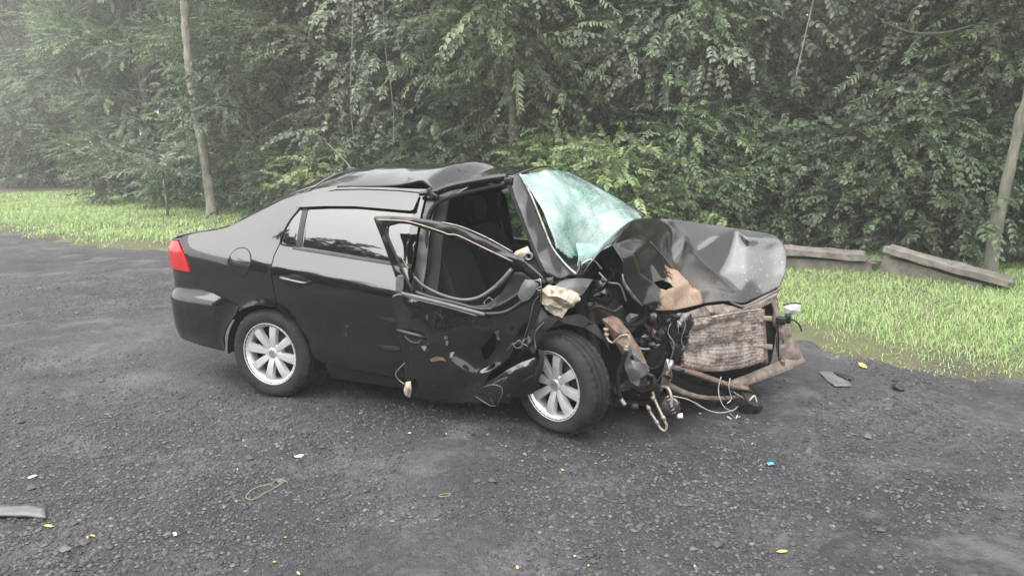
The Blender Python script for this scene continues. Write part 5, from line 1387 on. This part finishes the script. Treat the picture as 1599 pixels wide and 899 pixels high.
# lamp motor and wires trailing on the ground
mot = crumple('lamp_motor', [(1150, 628, .0), (1160, 612, .02), (1172, 614, .03), (1178, 622, .03), (1189, 628, .03), (1192, 636, .03), (1184, 645, .0), (1172, 649, -.02), (1158, 645, -.02), (1150, 638, -.02)], [(1170, 630, -.08), (1182, 634, -.04)], DARKM, car, .06, 2, .008, 15, 24, sub=0, smooth_it=0)
crumple('splash_plate', [(1150, 652, -.06), (1165, 649, -.02), (1182, 653, .0), (1195, 657, .0), (1178, 660, -.06), (1160, 659, -.08)], [(1172, 655, -.04)], BLACKP, mot, .006, 1, .003)
for k, (pts, r, mt) in enumerate([([(1050, 618, -.42), (1070, 622, -.38), (1088, 630, -.34), (1105, 640, -.30), (1125, 644, -.24), (1145, 640, -.16), (1152, 634, -.10)], .0035, WIRE), ([(1086, 629, -.34), (1092, 634, -.33), (1100, 638, -.31)], .006, RUST),
            ([(1126, 588, -.16), (1122, 605, -.18), (1124, 622, -.2), (1132, 636, -.2), (1145, 642, -.16)], .003, WIRE), ([(1140, 590, -.1), (1138, 605, -.12), (1142, 622, -.12), (1135, 630, -.14)], .003, WIRE), ([(1128, 598, -.15), (1145, 612, -.1), (1155, 628, -.08), (1140, 628, -.12), (1126, 612, -.15)], .003, RUBBER),
            ([(1142, 610, -.1), (1155, 618, -.04), (1165, 625, .0)], .005, WIRE), ([(1140, 645, -.14), (1148, 652, -.12), (1156, 650, -.1)], .003, WIRE), ([(1136, 650, -.16), (1146, 656, -.14), (1152, 648, -.12)], .004, WHITEP), ([(1170, 625, -.04), (1178, 618, -.02), (1182, 628, -.02)], .006, CREAM)]):
    tube('wire', P(pts), r, mt, car, 5, 26)
# small torn pieces of metal, plastic and loom jammed into the engine bay
for k in range(64):
    px_, py_ = random.uniform(905, 1058), random.uniform(405, 622)
    if (px_ < 962 and py_ > 505) or py_ < 425 or (px_ > 950 and py_ < 492): continue
    yy = random.uniform(-.56, -.36)-(.06 if px_ < 960 else 0); w2 = random.uniform(4, 13); a0 = random.uniform(0, 6.28)
    o2 = [(px_+w2*random.uniform(.5, 1.2)*math.cos(a0+q), py_+w2*random.uniform(.4, 1.0)*math.sin(a0+q), yy+random.uniform(-.03, .03)) for q in (0, 1.2, 2.5, 3.7, 5.0)]
    crumple('metal_scrap', o2, [(px_, py_, yy-.02)], [DARKM, DARKM, DARKM, GREYP, STEEL, RUST, BLACKP, DARKM][k % 8], car, .003, 2, .006, 25, k, sub=0, smooth_it=0)
for k in range(16):
    px_, py_ = random.uniform(900, 1050), random.uniform(400, 600); yy = random.uniform(-.58, -.42)
    p_ = [(px_, py_, yy)]
    for q in range(4): p_.append((p_[-1][0]+random.uniform(-14, 16), p_[-1][1]+random.uniform(-8, 16), yy+random.uniform(-.04, .03)))
    if min(q[0] for q in p_) < 900 or (p_[-1][0] < 962 and p_[-1][1] > 505) or any(q[0] > 950 and q[1] < 492 for q in p_): continue
    tube('loom_wire', P(p_), random.uniform(.0015, .0035), [RUBBER, WIRE, RUBBER, GREYP][k % 4], car, 5, 20)
# crushed wing round the front wheel, mirror foam, grey scuttle sheet
crumple('wing_remains', [(838, 470, -.80), (855, 492, -.80), (880, 494, -.77), (905, 490, -.72), (930, 505, -.64), (948, 530, -.58), (955, 552, -.55), (940, 530, -.62), (915, 512, -.70), (885, 505, -.76), (858, 512, -.80), (842, 530, -.81), (834, 552, -.82), (826, 545, -.82), (832, 510, -.82)],
        [(870, 500, -.80), (842, 505, -.84), (920, 503, -.70)], DARKM, car, .008, 2, .012, 12, 25, sub=0, smooth_it=0)
crumple('wing_remains', [(846, 430, -.76), (866, 428, -.74), (884, 434, -.70), (872, 446, -.76), (850, 452, -.80), (840, 442, -.79)], [(862, 438, -.80)], PAINT_DOOR, car, .008, 2, .006, 12, 26, sub=0, smooth_it=0)
crumple('wing_remains', [(800, 565, -.80), (830, 540, -.80), (842, 548, -.80), (840, 600, -.78), (830, 615, -.74), (800, 622, -.72), (780, 615, -.72)], [(820, 580, -.74)], REARDARK, car, .01, 2, .012, 10, 27, sub=0, smooth_it=0)
tube('liner_strip', P([(842, 545, -.83), (846, 560, -.84), (842, 580, -.84), (838, 595, -.83)]), [.008, .014, .016, .010], RUBBER, car, 6, 14)
crumple('torn_foam', [(845, 452, -.80), (858, 444, -.80), (872, 447, -.79), (890, 452, -.77), (903, 458, -.75), (907, 468, -.75), (896, 478, -.77), (886, 484, -.78), (878, 496, -.80), (866, 492, -.81), (856, 487, -.81), (846, 474, -.82)], [(870, 462, -.86), (886, 470, -.83), (862, 478, -.85), (855, 462, -.84), (878, 455, -.80), (868, 470, -.81)], CREAM, car, .01, 5, .016, 22, 28, sub=0, smooth_it=0)
crumple('scuttle_sheet', [(868, 444, -.78), (884, 436, -.72), (905, 434, -.66), (926, 436, -.62), (918, 448, -.64), (908, 462, -.70), (896, 458, -.75), (880, 452, -.78)], [(900, 446, -.73)], GREYP, car, .006, 2, .008, 12, 29, sub=0, smooth_it=0)
crumple('bracket_scrap', [(795, 404, -.74), (806, 392, -.74), (824, 384, -.73), (828, 392, -.74), (816, 402, -.76), (822, 412, -.77), (810, 410, -.76)], [(812, 396, -.77)], CREAM, car, .006, 1, .005, 18, 30, sub=0, smooth_it=0)
lathe('hinge_eye', [(.014, -.012), (.024, -.012), (.024, .012), (.014, .012)], cy(826, 400, -.79), (0, 1, 0), STEEL, car, 16, closed=True)
tube('wiper_arm', P([(898, 432, -.60), (904, 420, -.58), (906, 408, -.56)]), [.016, .012, .006], BLACKP, car, 6, 10)

# ================================================================== concrete parapet, broken
def mat_concrete():
    a = Mat('weathered_concrete'); c = a.coord(); n = a.noise(5, 6, .7, c); f = a.noise(60, 4, .7, c)
    g = a.n('ShaderNodeNewGeometry'); sp = a.n('ShaderNodeSeparateXYZ'); a.l(g.outputs['Normal'], sp.inputs[0])
    col = a.ramp(n, [(.3, (.055, .048, .04)), (.5, (.14, .128, .11)), (.7, (.22, .205, .185))])
    col = a.mix(a.ramp(a.noise(2.2, 4, .6, c), [(.5, 0), (.7, 1)]), col, (.07, .072, .055))
    a.set(Base_Color=col, Roughness=.92); a.bump(a.math('ADD', n, a.math('MULTIPLY', f, .4)), .5, .02); return a.m
CONC = mat_concrete()
def rough_beam(name, p0, p1, w_, h, parent, seed, broken=0.0, n=26):
    """concrete bar from p0 to p1 (centre of its top), worn faces, ragged end"""
    p0, p1 = Vector(p0), Vector(p1); d = (p1-p0); L = d.length; d.normalize(); side = d.cross(Vector((0, 0, 1))).normalized(); up = side.cross(d)
    sec = [(-.5, 0), (-.25, .0), (.25, .0), (.5, 0), (.5, -.5), (.5, -1), (0, -1), (-.5, -1), (-.5, -.5)]; m_ = len(sec)
    V = []; Q = []
    for i in range(n+1):
        f = i/n
        for k, (a, b) in enumerate(sec):
            e = L*f
            if broken and i == n: e += broken*noise.noise(Vector((a*5, b*5, seed)))
            q = p0+d*e+side*a*w_+up*b*h
            q += Vector((noise.noise(q*4+Vector((seed, 0, 0))), noise.noise(q*4+Vector((0, seed, 0))), noise.noise(q*4+Vector((0, 0, seed)))))*.018
            V.append(tuple(q))
    for i in range(n):
        for k in range(m_): a = i*m_+k; b = i*m_+(k+1) % m_; Q.append((a, b, b+m_, a+m_))
    Q.append(tuple(range(m_-1, -1, -1))); Q.append(tuple(n*m_+k for k in range(m_)))
    me = bpy.data.meshes.new(name); me.from_pydata(V, [], Q); me.update()
    bm = bmesh.new(); bm.from_mesh(me); bmesh.ops.recalc_face_normals(bm, faces=bm.faces[:]); bm.to_mesh(me); bm.free()
    o = link(name, me, CONC, parent)
    mm = o.modifiers.new('edge', 'BEVEL'); mm.width = .006; mm.segments = 1; mm.limit_method = 'ANGLE'; mm.angle_limit = math.radians(50)
    mm = o.modifiers.new('hard', 'EDGE_SPLIT'); mm.split_angle = math.radians(24)
    return o
def wp(px, py, y): return Vector(px_pts([(px, py)], y)[0])
pa = empty('concrete_parapet', (4.0, 9.2, 0))
def rel(p): return p-Vector(pa.location)
rough_beam('coping', rel(wp(1170, 380, 9.75)), rel(wp(1352, 395, 9.05)), .36, .085, pa, 3, .14)
rough_beam('wall', rel(wp(1165, 397, 9.8)), rel(wp(1372, 409, 9.0)), .26, .42, pa, 5, .22)
tag(pa, 'low broken concrete parapet wall in the grass just right of the bonnet', 'wall')
pb = empty('fallen_parapet_slab', (4.9, 8.6, 0))
def relb(p): return p-Vector(pb.location)
rough_beam('coping', relb(wp(1386, 383, 8.85)), relb(wp(1584, 437, 8.0)), .34, .075, pb, 8, .06)
rough_beam('wall', relb(wp(1384, 399, 8.9)), relb(wp(1540, 443, 8.15)), .20, .42, pb, 9, .05)
tag(pb, 'tilted concrete parapet slab sloping down into the grass at right', 'wall')
strand('loose_cable', [(1285, 383), (1318, 381), (1345, 373), (1370, 370), (1395, 377)], 9.3, .012, RUBBER, 'dark cable looping over the broken concrete parapet', 'cable')
strand('loose_cable', [(1362, 384), (1372, 377), (1388, 378), (1393, 386), (1385, 394)], 9.2, .010, RUBBER, 'small coil of dark cable at the end of the concrete parapet', 'cable')

# ================================================================== small things on the road
def gpt(px, py, dz=0):
    u = (449.5-py)/FPX; d = (( px-799.5)/FPX, math.cos(PITCH)+u*math.sin(PITCH), -math.sin(PITCH)+u*math.cos(PITCH))
    t = -(CAM_H-.01)/d[2]; x, y = d[0]*t, d[1]*t
    return Vector((x, y, float(road_z(np.array(x), np.array(y)))+dz))
def flat_piece(name, pix, mat, label, cat, thick=.004, bend=.006, group=None, lift=.006):
    c = sum((gpt(*p) for p in pix), Vector())/len(pix)
    bm = bmesh.new(); vs = [bm.verts.new(gpt(*p)-c+Vector((0, 0, lift))) for p in pix]; bm.faces.new(vs)
    bmesh.ops.triangulate(bm, faces=bm.faces[:]); bmesh.ops.subdivide_edges(bm, edges=bm.edges[:], cuts=3, use_grid_fill=True)
    for v in bm.verts: v.co.z += bend*(noise.noise((v.co+c)*14)+.4)
    bm.normal_update()
    if sum(f.normal.z for f in bm.faces) < 0: bmesh.ops.reverse_faces(bm, faces=bm.faces[:])
    me = bpy.data.meshes.new(name); bm.to_mesh(me); bm.free()
    o = link(name, me, mat); o.location = c; m = o.modifiers.new('thickness', 'SOLIDIFY'); m.thickness = thick; m.offset = 1
    return tag(o, label, cat, group)
YLEAF = mat_simple('yellow_leaf', (.40, .34, .11), .7, 0, .2, 30, .1)
OLEAF = mat_simple('orange_leaf', (.28, .16, .06), .7, 0, .2, 30, .1)
PLATE = mat_simple('grey_shard', (.105, .105, .11), .5, 0, .25, 25, .15)
BLUEP = mat_simple('blue_plastic', (.08, .33, .55), .4, 0, .1, 20, 0)
STALK = mat_simple('dry_stalk', (.20, .19, .11), .8, 0, .2, 30, .1)
flat_piece('grey_shard', [(1277, 586), (1300, 585), (1318, 594), (1330, 607), (1303, 610), (1290, 600)], PLATE, 'grey plastic shard on the road right of the bumper beam', 'shard')
flat_piece('dark_shard', [(1300, 589), (1318, 591), (1333, 597), (1322, 600), (1308, 594)], DARKM, 'dark strip lying across the grey shard right of the bumper', 'shard', lift=.016)
flat_piece('grey_shard', [(-12, 797), (45, 795), (70, 800), (73, 816), (40, 812), (-12, 812)], PLATE, 'flat grey plate at the lower left edge of the photo', 'shard', .012)
def leaf_piece(px, py, w_, mat, label, group=None):
    t0 = (px*7.3) % 3.14; pts = []
    for a, rr in zip(np.linspace(0, 6.283, 9)[:-1], (1.35, .75, .55, .7, 1.1, .62, .48, .72)):
        pts.append((px+w_*rr*math.cos(a+t0), py+w_*.6*rr*math.sin(a+t0)))
    return flat_piece('fallen_leaf', pts, mat, label, 'leaf', .0015, w_*.0007, group)
leaf_piece(77, 827, 7.5, YLEAF, 'pale yellow leaf beside the flat grey plate at lower left'); leaf_piece(1222, 864, 8, YLEAF, 'pale yellow leaf alone on the dark road at lower right')
leaf_piece(1346, 575, 8, YLEAF, 'yellow-green leaf at the edge of the grass on the right')
LG = 'small yellow leaf bits on the road'
for px, py, w_ in ((145, 839, 5), (137, 842, 4), (252, 780, 3), (225, 746, 3), (878, 729, 4), (930, 720, 3), (898, 870, 4), (919, 884, 4), (808, 887, 6), (1085, 886, 4), (428, 879, 4), (466, 897, 6), (446, 838, 3), (645, 797, 3), (640, 676, 4), (697, 676, 3), (371, 734, 3), (1175, 692, 3), (1560, 722, 3), (1125, 768, 3)):
    leaf_piece(px, py, w_*.72, YLEAF if (px % 3) else OLEAF, 'tiny yellow or orange leaf fragment scattered on the road', LG)
flat_piece('white_scrap', [(459, 713), (468, 709), (475, 709), (471, 712), (464, 714)], WHITEP, 'white torn scrap on the road in front of the rear wheel', 'scrap')
flat_piece('white_scrap', [(270, 834), (275, 833), (277, 837), (272, 838)], WHITEP, 'small white chip left of the lower middle of the road', 'scrap')
flat_piece('white_scrap', [(43, 747), (55, 743), (59, 744), (52, 747), (46, 749)], WHITEP, 'thin white scrap on the road at the left above the grey plate', 'scrap')
flat_piece('blue_scrap', [(1197, 725), (1207, 723), (1209, 727), (1200, 729)], BLUEP, 'tiny bright blue plastic chip on the road', 'scrap')
def stalk(label, pix, r):
    p = bez([tuple(gpt(*q)+Vector((0, 0, .012))) for q in pix], 26); v, q, t3 = tube_np(p, r, 5)
    return tag(link('dry_stalk', np_mesh('dry_stalk', v, q, t3), STALK), label, 'stalk')
stalk('dry vine stalk curled in a loop on the road', [(450, 756), (434, 750), (425, 758), (405, 762), (390, 770), (384, 780), (397, 783), (412, 774), (430, 764), (448, 752)], .0022)
stalk('short bent dry stalk on the road below the folded sill', [(684, 779), (690, 776), (702, 775), (700, 779), (686, 780)], .002)
lump = gpt(1402, 612)
bm = bmesh.new(); bmesh.ops.create_icosphere(bm, subdivisions=3, radius=.035)
for v in bm.verts: v.co *= 1+.5*noise.noise(v.co*30); v.co.z *= .7
me = bpy.data.meshes.new('broken_bracket'); bm.to_mesh(me); bm.free()
o = link('broken_bracket', me, DARKM); o.location = lump+Vector((0, 0, .018)); tag(o, 'small black lump of debris on the road near the grass at right', 'debris')
# striped marker stick at the edge of the wood
mk = empty('marker_post', (at_ground(262, 17.1), 17.1, 0))
PY, PW = mat_simple('faded_yellow', (.26, .23, .09), .8), mat_simple('faded_white', (.33, .33, .31), .8)
z = 0
for k, (h, mt) in enumerate(((.25, BLACKP), (.2, PY), (.2, BLACKP), (.2, PW), (.2, BLACKP))):
    v, q, t3 = tube_np(np.array([(-.02*z, 0, z), (-.02*(z+h), 0, z+h)]), .022, 8); link('stripe', np_mesh('stripe', v, q, t3), mt, mk); z += h
tag(mk, 'thin banded marker post at the foot of the forest left of the pale trunk', 'post')

# crumbs of glass and plastic fallen round the nose and the torn door
nb = 420; bx = np.concatenate([rng.normal(1.15, .55, nb//2), rng.normal(.0, .6, nb//2)]); by = np.concatenate([rng.normal(4.05, .35, nb//2), rng.normal(4.25, .35, nb//2)])
br = .003+.008*rng.random(nb)**3; Vb = []; Tb = []
for k in range(nb):
    c_ = np.array([bx[k], by[k], float(road_z(bx[k], by[k]))+br[k]*.5]); q_ = rng.normal(0, 1, (4, 3))*br[k]*[1, 1, .45]
    Vb.append(c_+q_); Tb.append(np.array([(0, 1, 2), (0, 2, 3), (0, 3, 1), (1, 3, 2)])+4*k)
tag(link('crash_crumbs', np_mesh('crash_crumbs', np.concatenate(Vb), None, np.concatenate(Tb)), mat_stone('crumb', (.02, .02, .02), (.30, .31, .31)), smooth=False), 'tiny crumbs of glass and plastic strewn on the road before the car', 'debris', kind='stuff')

# ------------------------------------------------------------------ mist
hz = Mat('mist'); hz.t.nodes.remove(hz.b)
pv = hz.n('ShaderNodeVolumePrincipled'); pv.inputs['Color'].default_value = (.93, .94, .95, 1); pv.inputs['Density'].default_value = .0036
pv.inputs['Anisotropy'].default_value = .2
hz.l(pv.outputs[0], hz.out.inputs['Volume'])
bm = bmesh.new(); bmesh.ops.create_cube(bm, size=1)
for v in bm.verts: v.co = Vector((v.co.x*1300, v.co.y*1300, 14.4+v.co.z*31.6))
me = bpy.data.meshes.new('haze'); bm.to_mesh(me); bm.free()
tag(link('haze', me, hz.m, smooth=False), 'thin morning mist drifting in front of the forest', 'mist', kind='stuff')
